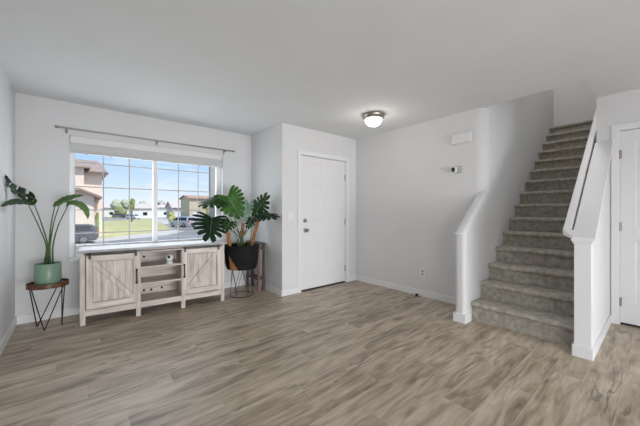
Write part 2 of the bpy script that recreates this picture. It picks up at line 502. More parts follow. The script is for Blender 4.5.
# stairwell right wall (above and behind the closet wall), end wall, upper landing
w = MB(); w.box(XC, 6.66, YBB, YB, 0, 5.2)
w.box(XR - 0.1, XC, YBB, YB, H + 0.28, 5.2)
struct(w, 'wall_stairwell', M['wall'])
struct(MB().box(XE, XE + T, -1.5, YAB, 0, 5.2), 'wall_end', M['wall'])
w = MB(); w.box(XR - 0.12, XR, YBB, YAB, H + 0.28, 5.2)
struct(w, 'wall_header', M['wall'])
struct(MB().box(XR - 0.12, XE + T, -1.6, YAB, 5.2, 5.3), 'ceiling_upstairs', M['ceiling'])
w = MB(); w.box(6.1, XE, -1.5, YBB, ZTOP - 0.3, ZTOP - 0.005)
struct(w, 'floor_upstairs', M['carpet'])
w = MB(); w.box(6.1, XE, -1.6, -1.5, ZTOP - 0.3, 5.2); w.box(6.02, 6.1, -1.6, YBB, ZTOP - 0.3, 5.2)
struct(w, 'wall_upstairs', M['wall'])
# closet wall with its door opening
CY0, CY1, CH = -0.52, 0.3015, 2.04
w = MB()
w.box(XC, XC + 0.12, YR - T, CY0, 0, H); w.box(XC, XC + 0.12, CY1, YBB, 0, H); w.box(XC, XC + 0.12, CY0, CY1, CH + 0.01, H)
struct(w, 'wall_closet', M['wall'])
struct(MB().box(XC + 0.9, XC + 1.0, YR, YBB, 0, H), 'wall_closet_back', M['wall'])
# rear wall with an opening cut for the added fill light (behind the camera)
w = MB()
w.box(XL, 0.1, YR - T, YR, 0, H); w.box(3.7, XC, YR - T, YR, 0, H); w.box(0.1, 3.7, YR - T, YR, 2.3, H)
struct(w, 'wall_rear', M['wall'])

struct(MB().box(XL - 0.5, 4.4, YR - 4.6, YR - T, 2.5, 2.62), 'sun_block_slab', M['stucco'])  # unseen slab added to keep direct sun off the rear opening

# baseboards
def baseboard(name, segs):
    m = MB()
    for (x0, x1, y0, y1) in segs:
        m.box(x0, x1, y0, y1, 0, 0.088)
    return struct(m, name, M['trim'], bevel=0.004)
BT = 0.014
baseboard('baseboard_left', [(XL, XL + BT, YR, YW - BT)])
baseboard('baseboard_window', [(XL, XB - BT, YW - BT, YW)])
baseboard('baseboard_nook', [(XB - BT, XB, YD, YW - BT)])
baseboard('baseboard_front_door', [(XB - BT, DX0 - 0.066, YD - BT, YD), (DX1 + 0.066, XR - BT, YD - BT, YD)])
baseboard('baseboard_right', [(XR - BT, XR, YAB, YD)])
baseboard('baseboard_half_wall', [(XN + 0.13, XC - 0.0, YBB - BT, YBB)])
baseboard('baseboard_closet', [(XC - BT, XC, -3.9, CY0 - 0.07)])

# newel ends of the two half walls: boxed base and crown trim
t = thing('newel_post', 'white boxed newel post beside the right end of the bottom stair', 'newel post', (XN, (YB + YBB) / 2, 0))
h = (YB - YBB) / 2
m = MB(); m.prism([(-0.006, 0), (0.125, 0), (0.125, 0.955 + SL * 0.125), (-0.006, 0.955)], 'y', -h, h)
m.build('post', M['trim'], t, bevel=0.002)
MB().box(-0.018, 0.125, -h - 0.013, h + 0.013, 0, 0.095).build('base_trim', M['trim'], t, bevel=0.004)
m = MB(); m.box(-0.016, 0.02, -h - 0.010, h + 0.010, 0.926, 0.950); m.box(-0.024, 0.014, -h - 0.018, h + 0.018, 0.944, 0.966)
m.build('crown_trim', M['trim'], t, bevel=0.004)
# left: drywall end with just base and a slim moulding
t = thing('trim_2', None, None, (XN, (YA + YAB) / 2, 0)); t['kind'] = 'structure'
h = (YAB - YA) / 2
MB().box(-0.013, 0.142, -h - 0.013, h + 0.013, 0, 0.095).build('base_trim', M['trim'], t, bevel=0.004)
MB().box(-0.012, 0.004, -h + 0.03, h + 0.012, 0.944, 0.962).build('moulding', M['trim'], t, bevel=0.004)

# sloped cap board on the right half wall with the handrail alongside
m = MB()
def sl(x): return 0.985 + SL * (x - XN)
x0, x1 = XN - 0.022, XC
capy0, capy1 = YBB - 0.028, YB + 0.012
m.prism([(x0, sl(x0) - 0.016), (x1, sl(x1) - 0.022), (x1, sl(x1) + 0.012), (x0, sl(x0) + 0.012)], 'y', capy0, capy1)
struct(m, 'trim_1', M['trim'], bevel=0.004)
t = thing('handrail', 'white flat handrail running up the right side of the stairs', 'handrail', (XN, 0.53, 0))
m = MB()
ry0, ry1 = YB + 0.018 - 0.53, 0.562 - 0.53
xa, xb = 0.05, 2.62
def rl(x): return 0.985 + SL * x
m.prism([(xa, rl(xa) - 0.03), (xb, rl(xb) - 0.03), (xb, rl(xb) + 0.014), (xa, rl(xa) + 0.014)], 'y', ry0 + 0.008, ry1)
m.build('rail', M['trim'], t, bevel=0.006)
# return that closes the rail against the newel (bevelled end)
m = MB()
m.hexa([(-0.016, ry0 - 0.012, rl(-0.016) - 0.012), (-0.016, ry0 - 0.006, rl(-0.016) - 0.012), (xa, ry1, rl(xa) - 0.03), (xa, ry0 - 0.012, rl(xa) - 0.03),
        (-0.016, ry0 - 0.012, rl(-0.016) + 0.013), (-0.016, ry0 - 0.006, rl(-0.016) + 0.013), (xa, ry1, rl(xa) + 0.013), (xa, ry0 - 0.012, rl(xa) + 0.013)])
m.build('rail_return', M['trim'], t, bevel=0.003)
for bx_ in (1.32, 2.2):
    MB().box(bx_, bx_ + 0.05, ry0 - 0.004, ry0 + 0.03, rl(bx_) - 0.09, rl(bx_) - 0.03).build('bracket', M['iron'], t, bevel=0.004)

# ------------------------------------------------------------------ carpeted staircase
st = thing('staircase', 'grey-brown carpeted staircase climbing between two white half walls', 'stairs', (3.30, (YA + YB) / 2, 0))
sw = (YA - YB) / 2 - 0.002
for i in range(15):
    nx = RUN * i
    zt = 0.205 + RISE * i
    zb = 0 if i == 0 else zt - RISE
    x_end = RUN * (i + 1) + 0.06 if i < 14 else XE - 3.302
    n = 0.016
    prof = [(nx + 0.028, zb - (0 if i == 0 else 0.03))]
    prof += [(nx + 0.028, zt - 0.052), (nx + 0.010, zt - 0.052)]
    for k in range(7):
        a = R(-90 - 180 * k / 6)
        prof.append((nx + 0.012 + 0.024 * math.cos(a), zt - 0.026 + 0.026 * math.sin(a)))
    prof += [(x_end, zt), (x_end, zb - (0 if i == 0 else 0.03))]
    m = MB(); m.prism(prof, 'y', -sw, sw)
    m.build('step', M['carpet'], st, smooth=True)

# ------------------------------------------------------------------ window
win = MB()
gy0, gy1 = YW + 0.075, YW + 0.125     # frame depth
GX = [(-0.006, 0.802), (0.856, 1.664)]
GZ0, GZ1 = 0.79, 2.035
win.box(WX0, GX[0][0], gy0, gy1, WZ0 + 0.04, WZ1); win.box(GX[1][1], WX1, gy0, gy1, WZ0 + 0.04, WZ1)
win.box(GX[0][0], GX[1][1], gy0, gy1, WZ0 + 0.04, GZ0); win.box(GX[0][0], GX[1][1], gy0, gy1, GZ1, WZ1)
win.box(GX[0][1], GX[1][0], gy0 - 0.012, gy1, GZ0, GZ1)
wobj = struct(win, 'window_1', M['vinyl'], bevel=0.003)
for (a, b) in GX:
    g = MB().box(a + 0.0005, b - 0.0005, gy0 + 0.024, gy0 + 0.028, GZ0 + 0.0005, GZ1 - 0.0005).build('pane', M['glass'], wobj)
    m = MB()
    for q in (1, 2):
        x = a + (b - a) * q / 3
        m.box(x - 0.006, x + 0.006, gy0 + 0.014, gy0 + 0.022, GZ0, GZ1)
    for z in (0.93, 1.21, 1.487, 1.775):
        m.box(a, b, gy0 + 0.0145, gy0 + 0.0215, z - 0.006, z + 0.006)
    m.build('muntin', M['muntin'], wobj)
MB().box(WX0 - 0.0, WX1 + 0.0, YW - 0.02, gy0 + 0.03, WZ0, WZ0 + 0.04).build('sill', M['trim'], wobj, bevel=0.006)

b = thing('window_shade', 'white roman shade drawn up at the top of the street window', 'window shade', (0.838, YW, 1.87))
hw = (WX1 - WX0) / 2 - 0.012
MB().box(-hw, hw, -0.016, 0.03, 0.112, 0.190).build('valance', M['plastic'], b, bevel=0.003)
m = MB()
prof = [(0.004, 0.000), (0.004, 0.026), (0.007, 0.028), (0.003, 0.031), (0.003, 0.112), (0.05, 0.112), (0.05, 0.0)]
m.prism([(y, z) for y, z in prof], 'x', -hw + 0.004, hw - 0.004)
m.build('folded_fabric', M['shade'], b)
for x in (-0.74, -0.50, -0.17, 0.2, 0.55):
    MB().ball((x, 0.006, -0.004), 0.008, 0.006, 0.006, 8, 6).build('cord_knob', M['rodmetal'], b, smooth=True)

t = thing('curtain_rod', 'slim pewter curtain rod on the wall above the street window', 'curtain rod', (0.86, 4.31, 2.126))
m = MB().tube([(-1.0, 0, 0), (1.0, 0, 0)], 0.0105, 12); m.build('rod', M['rodmetal'], t, smooth=True)
for s in (-1, 1):
    MB().lathe([(0.011, 0), (0.015, 0.004), (0.015, 0.03), (0.011, 0.036), (0, 0.037)], (s * 1.0, 0, 0), 12, 'x').build('finial', M['rodmetal'], t, smooth=True) if s > 0 else \
        MB().lathe([(0, -0.037), (0.011, -0.036), (0.015, -0.03), (0.015, -0.004), (0.011, 0)], (-1.0, 0, 0), 12, 'x').build('finial', M['rodmetal'], t, smooth=True)
for x in (-0.94, -0.03, 0.89):
    m = MB()
    m.box(x - 0.011, x + 0.011, 0.074, 0.079, -0.045, 0.02)
    m.box(x - 0.008, x + 0.008, 0.0, 0.075, -0.022, -0.010)
    m.box(x - 0.008, x + 0.008, -0.016, 0.004, -0.022, -0.008)
    m.build('bracket', M['rodmetal'], t, bevel=0.002)

# ------------------------------------------------------------------ doors
def door_leaf(wd, ht, th, panels):
    """leaf in x 0..wd, z 0..ht, front face at y=0, panels: list of (x0,x1,z0,z1) openings"""
    m = MB()
    xs = sorted({0, wd, *[p[0] for p in panels], *[p[1] for p in panels]})
    zs = sorted({0, ht, *[p[2] for p in panels], *[p[3] for p in panels]})
    for i in range(len(xs) - 1):
        for j in range(len(zs) - 1):
            a, b_, c_, d = xs[i], xs[i + 1], zs[j], zs[j + 1]
            hole = any(a >= p[0] - 1e-6 and b_ <= p[1] + 1e-6 and c_ >= p[2] - 1e-6 and d <= p[3] + 1e-6 for p in panels)
            if not hole:
                m.quad((a, 0, c_), (b_, 0, c_), (b_, 0, d), (a, 0, d))
            else:
                q = [(0.0, 0.0), (0.010, 0.005), (0.024, 0.005), (0.045, 0.002)]
                prev = None
                for ins, dep in q:
                    cur = [(a + ins, dep, c_ + ins), (b_ - ins, dep, c_ + ins), (b_ - ins, dep, d - ins), (a + ins, dep, d - ins)]
                    if prev:
                        for k in range(4):
                            m.quad(prev[k], prev[(k + 1) % 4], cur[(k + 1) % 4], cur[k])
                    prev = cur
                m.quad(*prev)
    m.quad((0, th, 0), (0, th, ht), (wd, th, ht), (wd, th, 0))
    m.quad((0, 0, 0), (0, 0, ht), (0, th, ht), (0, th, 0)); m.quad((wd, 0, 0), (wd, th, 0), (wd, th, ht), (wd, 0, ht))
    m.quad((0, 0, ht), (wd, 0, ht), (wd, th, ht), (0, th, ht)); m.quad((0, 0, 0), (0, th, 0), (wd, th, 0), (wd, 0, 0))
    return m

def casing(x0, x1, ht, y):
    m = MB(); cw = 0.058
    m.box(x0 - cw - 0.006, x0 - 0.006, y - 0.016, y, 0, ht + cw + 0.006)
    m.box(x1 + 0.006, x1 + cw + 0.006, y - 0.016, y, 0, ht + cw + 0.006)
    m.box(x0 - 0.006, x1 + 0.006, y - 0.016, y, ht + 0.006, ht + cw + 0.006)
    return m

def hinge(parent, x, y, z):
    m = MB().box(x - 0.002, x + 0.018, y - 0.003, y, z - 0.045, z + 0.045)
    m.tube([(x + 0.004, y - 0.007, z - 0.047), (x + 0.004, y - 0.007, z + 0.047)], 0.0065, 8)
    return m.build('hinge', M['nickel'], parent)

dr = thing('door_1', None, None, (DX0, YD, 0)); dr['kind'] = 'structure'
DW = DX1 - DX0
lw = DW - 0.012
cw_ = (lw - 0.115 * 2 - 0.10) / 2
pan = []
for x0 in (0.115, 0.115 + cw_ + 0.10):
    for z0, z1 in ((0.22, 0.80), (1.02, 1.58), (1.68, 1.90)):
        pan.append((x0, x0 + cw_, z0, z1))
lf = door_leaf(lw, DH - 0.03, 0.042, pan).build('leaf', M['door'], dr)
lf.location = (0.006, 0.012, 0.024)
casing(0, DW, DH, -0.0005).build('casing', M['trim'], dr, bevel=0.004)
m = MB(); m.box(0, 0.005, 0.0, 0.11, 0, DH + 0.010); m.box(DW - 0.005, DW, 0.0, 0.11, 0, DH + 0.010); m.box(0.005, DW - 0.005, 0, 0.11, DH + 0.001, DH + 0.010)
m.build('jamb', M['trim'], dr)
MB().box(0.006, DW - 0.006, 0.006, 0.11, 0.0, 0.020).build('threshold', M['rubber'], dr)
m = MB().lathe([(0.032, 0.0), (0.032, -0.007), (0.014, -0.012), (0.012, -0.035), (0.024, -0.045), (0.028, -0.058), (0.022, -0.070), (0, -0.072)], (0.085, 0.012, 0.91), 20, 'y')
m.build('knob', M['nickel'], dr, smooth=True)
m = MB().lathe([(0.032, 0.0), (0.032, -0.010), (0.026, -0.018), (0, -0.018)], (0.083, 0.012, 1.055), 20, 'y')
m.box(0.078, 0.088, -0.028, -0.004, 1.035, 1.075)
m.build('deadbolt', M['nickel'], dr, smooth=True)
for z in (0.24, 1.015, 1.76):
    hinge(dr, DW - 0.014, 0.008, z)

dr = thing('door_2', None, None, (XC, CY1, 0), R(-90)); dr['kind'] = 'structure'
# local x runs along world -y, local y along world +x
CW = CY1 - CY0
lw = CW - 0.008
pan = [(0.105, lw - 0.105, 0.22, 0.86), (0.105, lw - 0.105, 1.02, 1.90)]
lf = door_leaf(lw, CH - 0.03, 0.035, pan).build('leaf', M['door'], dr); lf.location = (0.004, 0.012, 0.024)
casing(0, CW, CH, -0.0005).build('casing', M['trim'], dr, bevel=0.004)
m = MB(); m.box(-0.0, 0.003, 0.0, 0.12, 0, CH + 0.008); m.box(CW - 0.003, CW, 0.0, 0.12, 0, CH + 0.008); m.box(0.003, CW - 0.003, 0, 0.12, CH, CH + 0.008)
m.build('jamb', M['trim'], dr)
MB().box(0.004, CW - 0.004, 0.03, 0.12, 0.0, 0.016).build('threshold', M['rubber'], dr)
for z in (0.24, 1.03, 1.79):
    hinge(dr, -0.004, 0.008, z)
m = MB().lathe([(0.032, 0.0), (0.032, -0.007), (0.012, -0.012), (0.012, -0.035), (0.026, -0.05), (0.022, -0.068), (0, -0.07)], (lw - 0.07, 0.012, 0.93), 20, 'y')
m.build('knob', M['nickel'], dr, smooth=True)

# ------------------------------------------------------------------ ceiling lamp
t = thing('ceiling_lamp', 'lit flush ceiling lamp with nickel ring and frosted dome near the front door', 'ceiling lamp', (2.93, 2.41, H))
MB().lathe([(0.12, -0.0005), (0.126, -0.006), (0.138, -0.016), (0.143, -0.024), (0.140, -0.034), (0.128, -0.056), (0.118, -0.064), (0.112, -0.064), (0.112, -0.03), (0.0, -0.02)], (0, 0, 0), 40).build('ring', M['nickel'], t, smooth=True)
pr_ = [(0.1115, -0.058)]
for k in range(1, 11):
    a = R(90 * k / 10); pr_.append((0.1115 * math.cos(a) ** 0.85, -0.060 - 0.096 * math.sin(a)))
MB().lathe(pr_, (0, 0, 0), 40).build('dome', M['dome'], t, smooth='all')
MB().lathe([(0.0, -0.170), (0.007, -0.168), (0.009, -0.162), (0.006, -0.153)], (0, 0, 0), 12).build('finial', M['nickel'], t, smooth=True)
lp = add_light('lamp_bulb', 'POINT', (2.93, 2.41, H - 0.26), (0, 0, 0), 2.5, (1.0, 0.92, 0.82), shadow_soft_size=0.06)

# ------------------------------------------------------------------ wall fittings
t = thing('light_switch', 'white double light switch plate left of the front door', 'light switch', (2.36, YD, 1.135))
MB().box(-0.058, 0.058, -0.006, -0.0002, -0.058, 0.058).build('plate', M['plastic'], t, bevel=0.003)
for s in (-1, 1):
    MB().hexa([(s * 0.024 - 0.015, -0.0105, -0.032), (s * 0.024 + 0.015, -0.0105, -0.032), (s * 0.024 + 0.015, -0.005, -0.032), (s * 0.024 - 0.015, -0.005, -0.032),
               (s * 0.024 - 0.015, -0.0075, 0.032), (s * 0.024 + 0.015, -0.0075, 0.032), (s * 0.024 + 0.015, -0.005, 0.032), (s * 0.024 - 0.015, -0.005, 0.032)]).build('rocker', M['plastic'], t)

t = thing('wall_outlet', 'white electrical outlet with grey sockets low on the right wall', 'outlet', (XR, 2.19, 0.335))
MB().box(-0.006, -0.0002, -0.036, 0.036, -0.060, 0.060).build('plate', M['plastic'], t, bevel=0.003)
gs = mat('socket_grey', (0.30, 0.30, 0.31), 0.5)
for s in (-1, 1):
    m = MB().lathe([(0.0165, -0.0085), (0.0165, -0.004)], (0, -0.006, s * 0.022), 16, 'x'); m.build('socket', gs, t)

t = thing('door_chime', 'white rectangular door chime box high on the right wall', 'door chime', (XR, 1.645, 2.112))
MB().box(-0.045, -0.0002, -0.115, 0.115, -0.062, 0.062).build('cover', M['plastic'], t, bevel=0.012, seg=4)
MB().box(-0.020, -0.0002, -0.120, 0.120, -0.066, 0.066).build('back_plate', M['plastic'], t, bevel=0.004)

t = thing('motion_sensor', 'small white wall sensor with a black face below the door chime', 'sensor', (XR, 1.715, 1.722))
MB().box(-0.016, -0.0002, -0.072, 0.008, -0.045, 0.045).build('mount', M['mount'], t, bevel=0.004)
MB().box(-0.060, -0.016, -0.02, 0.042, -0.036, 0.036).build('body', M['plastic'], t, bevel=0.008, seg=3)
MB().box(-0.0625, -0.0585, -0.008, 0.034, -0.026, 0.026).build('lens', M['black'], t, bevel=0.004)

for y, z, lab in ((2.322, 1.753, 'tiny dark screw hole left in the right wall, farther from the sensor'),
                  (1.904, 1.757, 'tiny dark screw hole in the right wall just left of the sensor')):
    m = MB().lathe([(0.007, -0.003), (0.007, -0.0003)], (0, 0, 0), 10, 'x')
    o = m.build('wall_anchor', M['rodmetal']); o.location = (XR, y, z); tag(o, lab, 'wall anchor')

m = MB().lathe([(0.0, -0.006), (0.055, -0.0055), (0.062, -0.003), (0.063, -0.0003)], (0, 0, 0), 28, 'x')
o = m.build('cover_plate', M['patch'], smooth=True); o.location = (XR, 2.665, 0.93)
tag(o, 'round white blank cover plate midway up the right wall', 'cover plate')

t = thing('cable', 'thin white cable curling over the baseboard of the right wall with a black plug', 'cable', (XR - 0.05, 2.25, 0))
pts = []
P0 = [(0.0, 0.0, 0.03), (0.025, -0.05, 0.06), (0.030, -0.12, 0.098), (0.031, -0.20, 0.112), (0.031, -0.27, 0.10), (0.028, -0.35, 0.05), (0.024, -0.41, 0.012), (0.024, -0.45, 0.005)]
def smooth_path(P, n=6):
    P = [V(p) for p in P]; out = []
    for i in range(len(P) - 1):
        p0 = P[max(i - 1, 0)]; p1 = P[i]; p2 = P[i + 1]; p3 = P[min(i + 2, len(P) - 1)]
        for k in range(n):
            s = k / n
            out.append(0.5 * ((2 * p1) + (p2 - p0) * s + (2 * p0 - 5 * p1 + 4 * p2 - p3) * s * s + (3 * p1 - p0 - 3 * p2 + p3) * s ** 3))
    out.append(P[-1]); return out
MB().tube(smooth_path(P0), 0.003, 8).build('cord', M['plastic'], t, smooth=True)
MB().box(-0.022, 0.014, -0.02, 0.012, 0.0, 0.034).build('plug', M['black'], t, bevel=0.006)
MB().box(-0.014, 0.010, 0.012, 0.036, 0.006, 0.034).build('sleeve', M['plastic'], t, bevel=0.005)

# ------------------------------------------------------------------ console cabinet
cab = thing('console_cabinet', 'grey washed wooden console cabinet with two sliding barn doors under the window', 'cabinet', (0.032, 3.892, 0), R(-4.2))
CWD, CDP, CTH = 1.49, 0.39, 0.785
gw, gh = M['grey_wood'], M['grey_wood_h']
MB().box(-0.022, CWD + 0.022, -0.022, CDP + 0.005, CTH - 0.026, CTH).build('top', M['grey_top'], cab, bevel=0.003)
XP = [0.0, 0.494, 0.964, CWD - 0.045]     # post left edges
for i, x in enumerate(XP):
    w_ = 0.045
    MB().box(x, x + w_, 0, 0.045, 0, CTH - 0.026).build('post', gw, cab, bevel=0.002)
for x in (0.0, CWD - 0.045):
    MB().box(x, x + 0.045, CDP - 0.045, CDP, 0, CTH - 0.026).build('post', gw, cab, bevel=0.002)
    xx = x + (0.008 if x == 0 else 0.017)
    MB().box(xx, xx + 0.02, 0.045, CDP - 0.045, 0.12, CTH - 0.026).build('side_panel', gw, cab)
for x in (XP[1] + 0.012, XP[2] + 0.012):
    MB().box(x, x + 0.02, 0.045, CDP - 0.012, 0.155, CTH - 0.026).build('divider', gw, cab)
for a, b_ in ((XP[0] + 0.045, XP[1]), (XP[1] + 0.045, XP[2]), (XP[2] + 0.045, XP[3])):
    MB().box(a, b_, 0.004, 0.026, 0.092, 0.155).build('bottom_rail', gh, cab, bevel=0.002)
MB().box(XP[1] + 0.045, XP[2], 0.004, 0.026, 0.722, CTH - 0.026).build('top_rail', gh, cab, bevel=0.002)
MB().box(0.028, CWD - 0.028, 0.026, CDP - 0.012, 0.135, 0.155).build('bottom_shelf', gh, cab)
bk = MB().box(0.028, CWD - 0.028, CDP - 0.012, CDP - 0.002, 0.135, CTH - 0.026).build('back_panel', gh, cab)
for z in (0.355, 0.545):
    MB().box(XP[1] + 0.032, XP[2] + 0.012, 0.012, CDP - 0.012, z - 0.011, z + 0.011).build('shelf', gh, cab, bevel=0.002)
for x, z in ((0.60, 0.20), (0.68, 0.195), (0.80, 0.205), (0.60, 0.62)):
    MB().lathe([(0.014, -0.003), (0.014, 0)], (x, CDP - 0.0121, z), 14, 'y').build('cord_hole', M['rubber'], bk)
# sliding barn doors: frame boards, planks, one diagonal brace, iron hangers and pull
def barn_door(x0, x1, flip):
    d = bpy.data.objects.new('door', None); C.objects.link(d); d.parent = cab
    z0, z1 = 0.165, 0.725
    y = -0.002
    m = MB(); n = 4; fw = 0.055
    for k in range(n):
        a = x0 + 0.02 + (x1 - x0 - 0.04) * k / n; b_ = x0 + 0.02 + (x1 - x0 - 0.04) * (k + 1) / n - 0.003
        m.box(a, b_, -0.006, -0.001, z0 + 0.02, z1 - 0.02)
    m.build('plank_panel', gw, d)
    for q in (x0, x1 - fw):
        MB().box(q, q + fw, -0.018, -0.001, z0, z1).build('stile', gw, d, bevel=0.003)
    for q in (z0, z1 - fw - 0.01):
        MB().box(x0 + fw, x1 - fw, -0.018, -0.001, q, q + fw + 0.01).build('rail', gh, d, bevel=0.003)
    zi0, zi1 = z0 + fw + 0.01, z1 - fw - 0.01; xi0, xi1 = x0 + fw, x1 - fw; bw = 0.052
    ends = ((xi0, zi1), (xi1, zi0)) if not flip else ((xi1, zi1), (xi0, zi0))
    ea, eb = V((ends[0][0], -0.0085, ends[0][1])), V((ends[1][0], -0.0085, ends[1][1]))
    MB().bar(ea, eb, 0.046, 0.015, (0, 1, 0)).build('brace', gw, d, bevel=0.002)
    gm = MB(); sg = 0.0045  # thin dark strips stand in for shadow along brace and panel edges
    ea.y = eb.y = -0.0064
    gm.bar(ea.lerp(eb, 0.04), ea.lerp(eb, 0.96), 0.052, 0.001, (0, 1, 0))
    gm.build('brace_shadow', M['shadow_strip'], d)
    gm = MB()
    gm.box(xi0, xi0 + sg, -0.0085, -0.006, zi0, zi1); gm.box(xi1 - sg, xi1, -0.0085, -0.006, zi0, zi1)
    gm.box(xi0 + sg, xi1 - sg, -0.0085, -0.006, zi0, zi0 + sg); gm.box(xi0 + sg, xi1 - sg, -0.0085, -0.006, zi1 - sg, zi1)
    gm.build('panel_shadow', M['shadow_strip'], d)
    for hx in (x0 + 0.03, x1 - 0.03):
        m = MB().box(hx - 0.010, hx + 0.010, -0.024, -0.0185, z1 - 0.034, z1 + 0.028)
        m.lathe([(0.016, -0.026), (0.016, -0.0185)], (hx, 0, z1 + 0.018), 16, 'y')
        m.build('roller_hanger', M['iron'], d)
    hx = x1 - 0.022 if not flip else x0 + 0.022
    m = MB().tube([(hx, -0.019, 0.385), (hx, -0.045, 0.39), (hx, -0.045, 0.53), (hx, -0.019, 0.535)], 0.007, 8)
    m.box(hx - 0.010, hx + 0.010, -0.022, -0.0185, 0.375, 0.40); m.box(hx - 0.010, hx + 0.010, -0.022, -0.0185, 0.52, 0.545)
    m.build('handle', M['iron'], d, smooth=True)
    return d
barn_door(0.052, 0.490 + 0.03, False)
barn_door(0.964 - 0.004 + 0.012, CWD - 0.05, True)
m = MB().box(0.03, CWD - 0.03, -0.017, -0.005, 0.737, 0.750)
m.build('sliding_track', M['track'], cab, bevel=0.002)

# small white indoor camera on the upper shelf
ang = R(-4.2)
def cabp(x, y, z):
    return V((0.032 + x * math.cos(ang) - y * math.sin(ang), 3.892 + x * math.sin(ang) + y * math.cos(ang), z))
t = thing('indoor_camera', 'small round white indoor camera on the upper cabinet shelf', 'camera', cabp(0.845, 0.07, 0.556), R(-25))
MB().lathe([(0.0, 0.0), (0.034, 0.001), (0.038, 0.008), (0.034, 0.022), (0.024, 0.028), (0, 0.028)], (0, 0, 0), 20).build('base', M['plastic'], t, smooth=True)
MB().ball((0, 0, 0.068), 0.042, 0.038, 0.046, 20, 14).build('head', M['plastic'], t, smooth='all')
MB().ball((0, -0.026, 0.078), 0.019, 0.016, 0.019, 16, 10).build('lens', M['black'], t, smooth='all')
MB().tube(smooth_path([(0.035, 0.01, 0.09), (0.055, 0.02, 0.11), (0.062, 0.03, 0.06), (0.075, 0.06, 0.02), (0.06, 0.12, 0.003)]), 0.0022, 6).build('cord', M['plastic'], t, smooth=True)

# ------------------------------------------------------------------ left plant stand, pot, bird of paradise plant
SX, SY, SZ = -0.214, 4.04, 0.455
t = thing('plant_stand', 'round walnut plant stand on black hairpin legs in the left corner', 'plant stand', (SX, SY, 0))
MB().lathe([(0.0, SZ - 0.022), (0.152, SZ - 0.022), (0.157, SZ - 0.018), (0.157, SZ - 0.004), (0.152, SZ), (0.0, SZ)], (0, 0, 0), 48).build('top', M['walnut'], t, smooth=True)
m = MB().lathe([(0.1575, SZ - 0.024), (0.1615, SZ - 0.024), (0.1615, SZ + 0.020), (0.1575, SZ + 0.020), (0.1575, SZ - 0.024)], (0, 0, 0), 48)
m.build('rim', M['walnut'], t, smooth=True)
for a0, fx, fy in ((200, -0.088, 0.10), (285, -0.024, -0.085), (30, 0.104, 0.02)):
    feet = V((fx, fy, 0.006))
    a1, a2 = R(a0 - 52), R(a0 + 52)
    if a0 == 285: a1, a2 = R(210), R(330)
    if a0 == 200: a1, a2 = R(190), R(300) - R(0)
    if a0 == 30: a1, a2 = R(-20), R(40)
    p1 = V((0.135 * math.cos(a1), 0.135 * math.sin(a1), SZ - 0.028)); p2 = V((0.135 * math.cos(a2), 0.135 * math.sin(a2), SZ - 0.028))
    d1 = (p1 - feet).normalized(); d2 = (p2 - feet).normalized()
    pth = [p1, feet + d1 * 0.035, feet + d1 * 0.014, feet, feet + d2 * 0.014, feet + d2 * 0.035, p2]
    MB().tube(pth, 0.0048, 8).build('leg', M['iron'], t, smooth=True)
pot = thing('plant_pot', 'sage green glazed cylinder pot on the round walnut stand', 'pot', (SX, SY, SZ + 0.0005))
m = MB().lathe([(0, 0.0), (0.090, 0.0), (0.098, 0.006), (0.102, 0.03), (0.105, 0.205), (0.102, 0.210), (0.095, 0.208), (0.092, 0.17), (0.090, 0.03), (0, 0.02)], (0, 0, 0), 48)
m.build('vessel', M['sage'], pot, smooth=True)
m = MB().lathe([(0, 0.19), (0.05, 0.188), (0.0915, 0.18)], (0, 0, 0), 32); m.build('soil', M['soil'], pot, smooth=True)

def blade(parent, P, wmax, nrm, mat_, name='leaf', fold=0.25, prof=None, n=14, split=0):
    """lance-shaped leaf lofted along the midrib points P, with a shallow V fold"""
    path = smooth_path(P, n=max(4, n // (len(P) - 1)))
    N = len(path); m = MB(); nrm = V(nrm).normalized()
    rows = []
    for i, p in enumerate(path):
        tng = (path[min(i + 1, N - 1)] - path[max(i - 1, 0)]).normalized()
        s = tng.cross(nrm).normalized(); nn = s.cross(tng).normalized()
        u = i / (N - 1)
        w_ = wmax * 1.95 * ((u + 0.01) ** 0.6) * (max(1 - u, 0) ** 0.95) if prof is None else wmax * prof(u)
        w_ = max(w_, 0.002)
        row = []
        for q in (-1, -0.66, -0.33, 0, 0.33, 0.66, 1):
            row.append(p + s * w_ * q + nn * (abs(q) ** 1.4) * w_ * fold + nn * 0.004 * math.sin(u * 40 + q * 2))
        rows.append(row)
    for i in range(N - 1):
        for k in range(6):
            if split and i % split == split - 1 and k in (0, 1, 4, 5): continue
            m.quad(rows[i][k], rows[i][k + 1], rows[i + 1][k + 1], rows[i + 1][k])
    o = m.build(name, mat_, parent, smooth='all', fixn=False)
    so = o.modifiers.new('thick', 'SOLIDIFY'); so.thickness = 0.0018; so.offset = 0
    return o, path

pl = thing('bird_of_paradise', 'tall bird of paradise plant with arching leaves growing in the sage pot', 'plant', (0, 0, 0))
base = V((SX, SY, SZ + 0.185))
def stem(parent, a, ctrl, b_, r0=0.008, r1=0.0038, m_=None):
    pth = smooth_path([a] + ctrl + [b_], 8)
    rs = [r0 + (r1 - r0) * i / (len(pth) - 1) for i in range(len(pth))]
    return MB().tube(pth, rs, 8).build('stem', m_ or M['stem'], parent, smooth=True)
YS = 4.03
stems = [((28.5, 205), (46.5, 248), (40, 229)), ((33, 201), (48, 247), (42, 225)), ((55.5, 204), (49, 245), (51.5, 222)),
         ((59.5, 205), (50, 246), (54, 222)), ((68.5, 205), (53, 246), (58.5, 225))]
for i, (tp, lowp, midp) in enumerate(stems):
    a = base + V((0.018 * (i - 2), 0.01 * ((i % 3) - 1), -0.012))
    stem(pl, a, [at(lowp[0], lowp[1], SY), at(midp[0], midp[1], SY + 0.0)], at(tp[0], tp[1], YS))
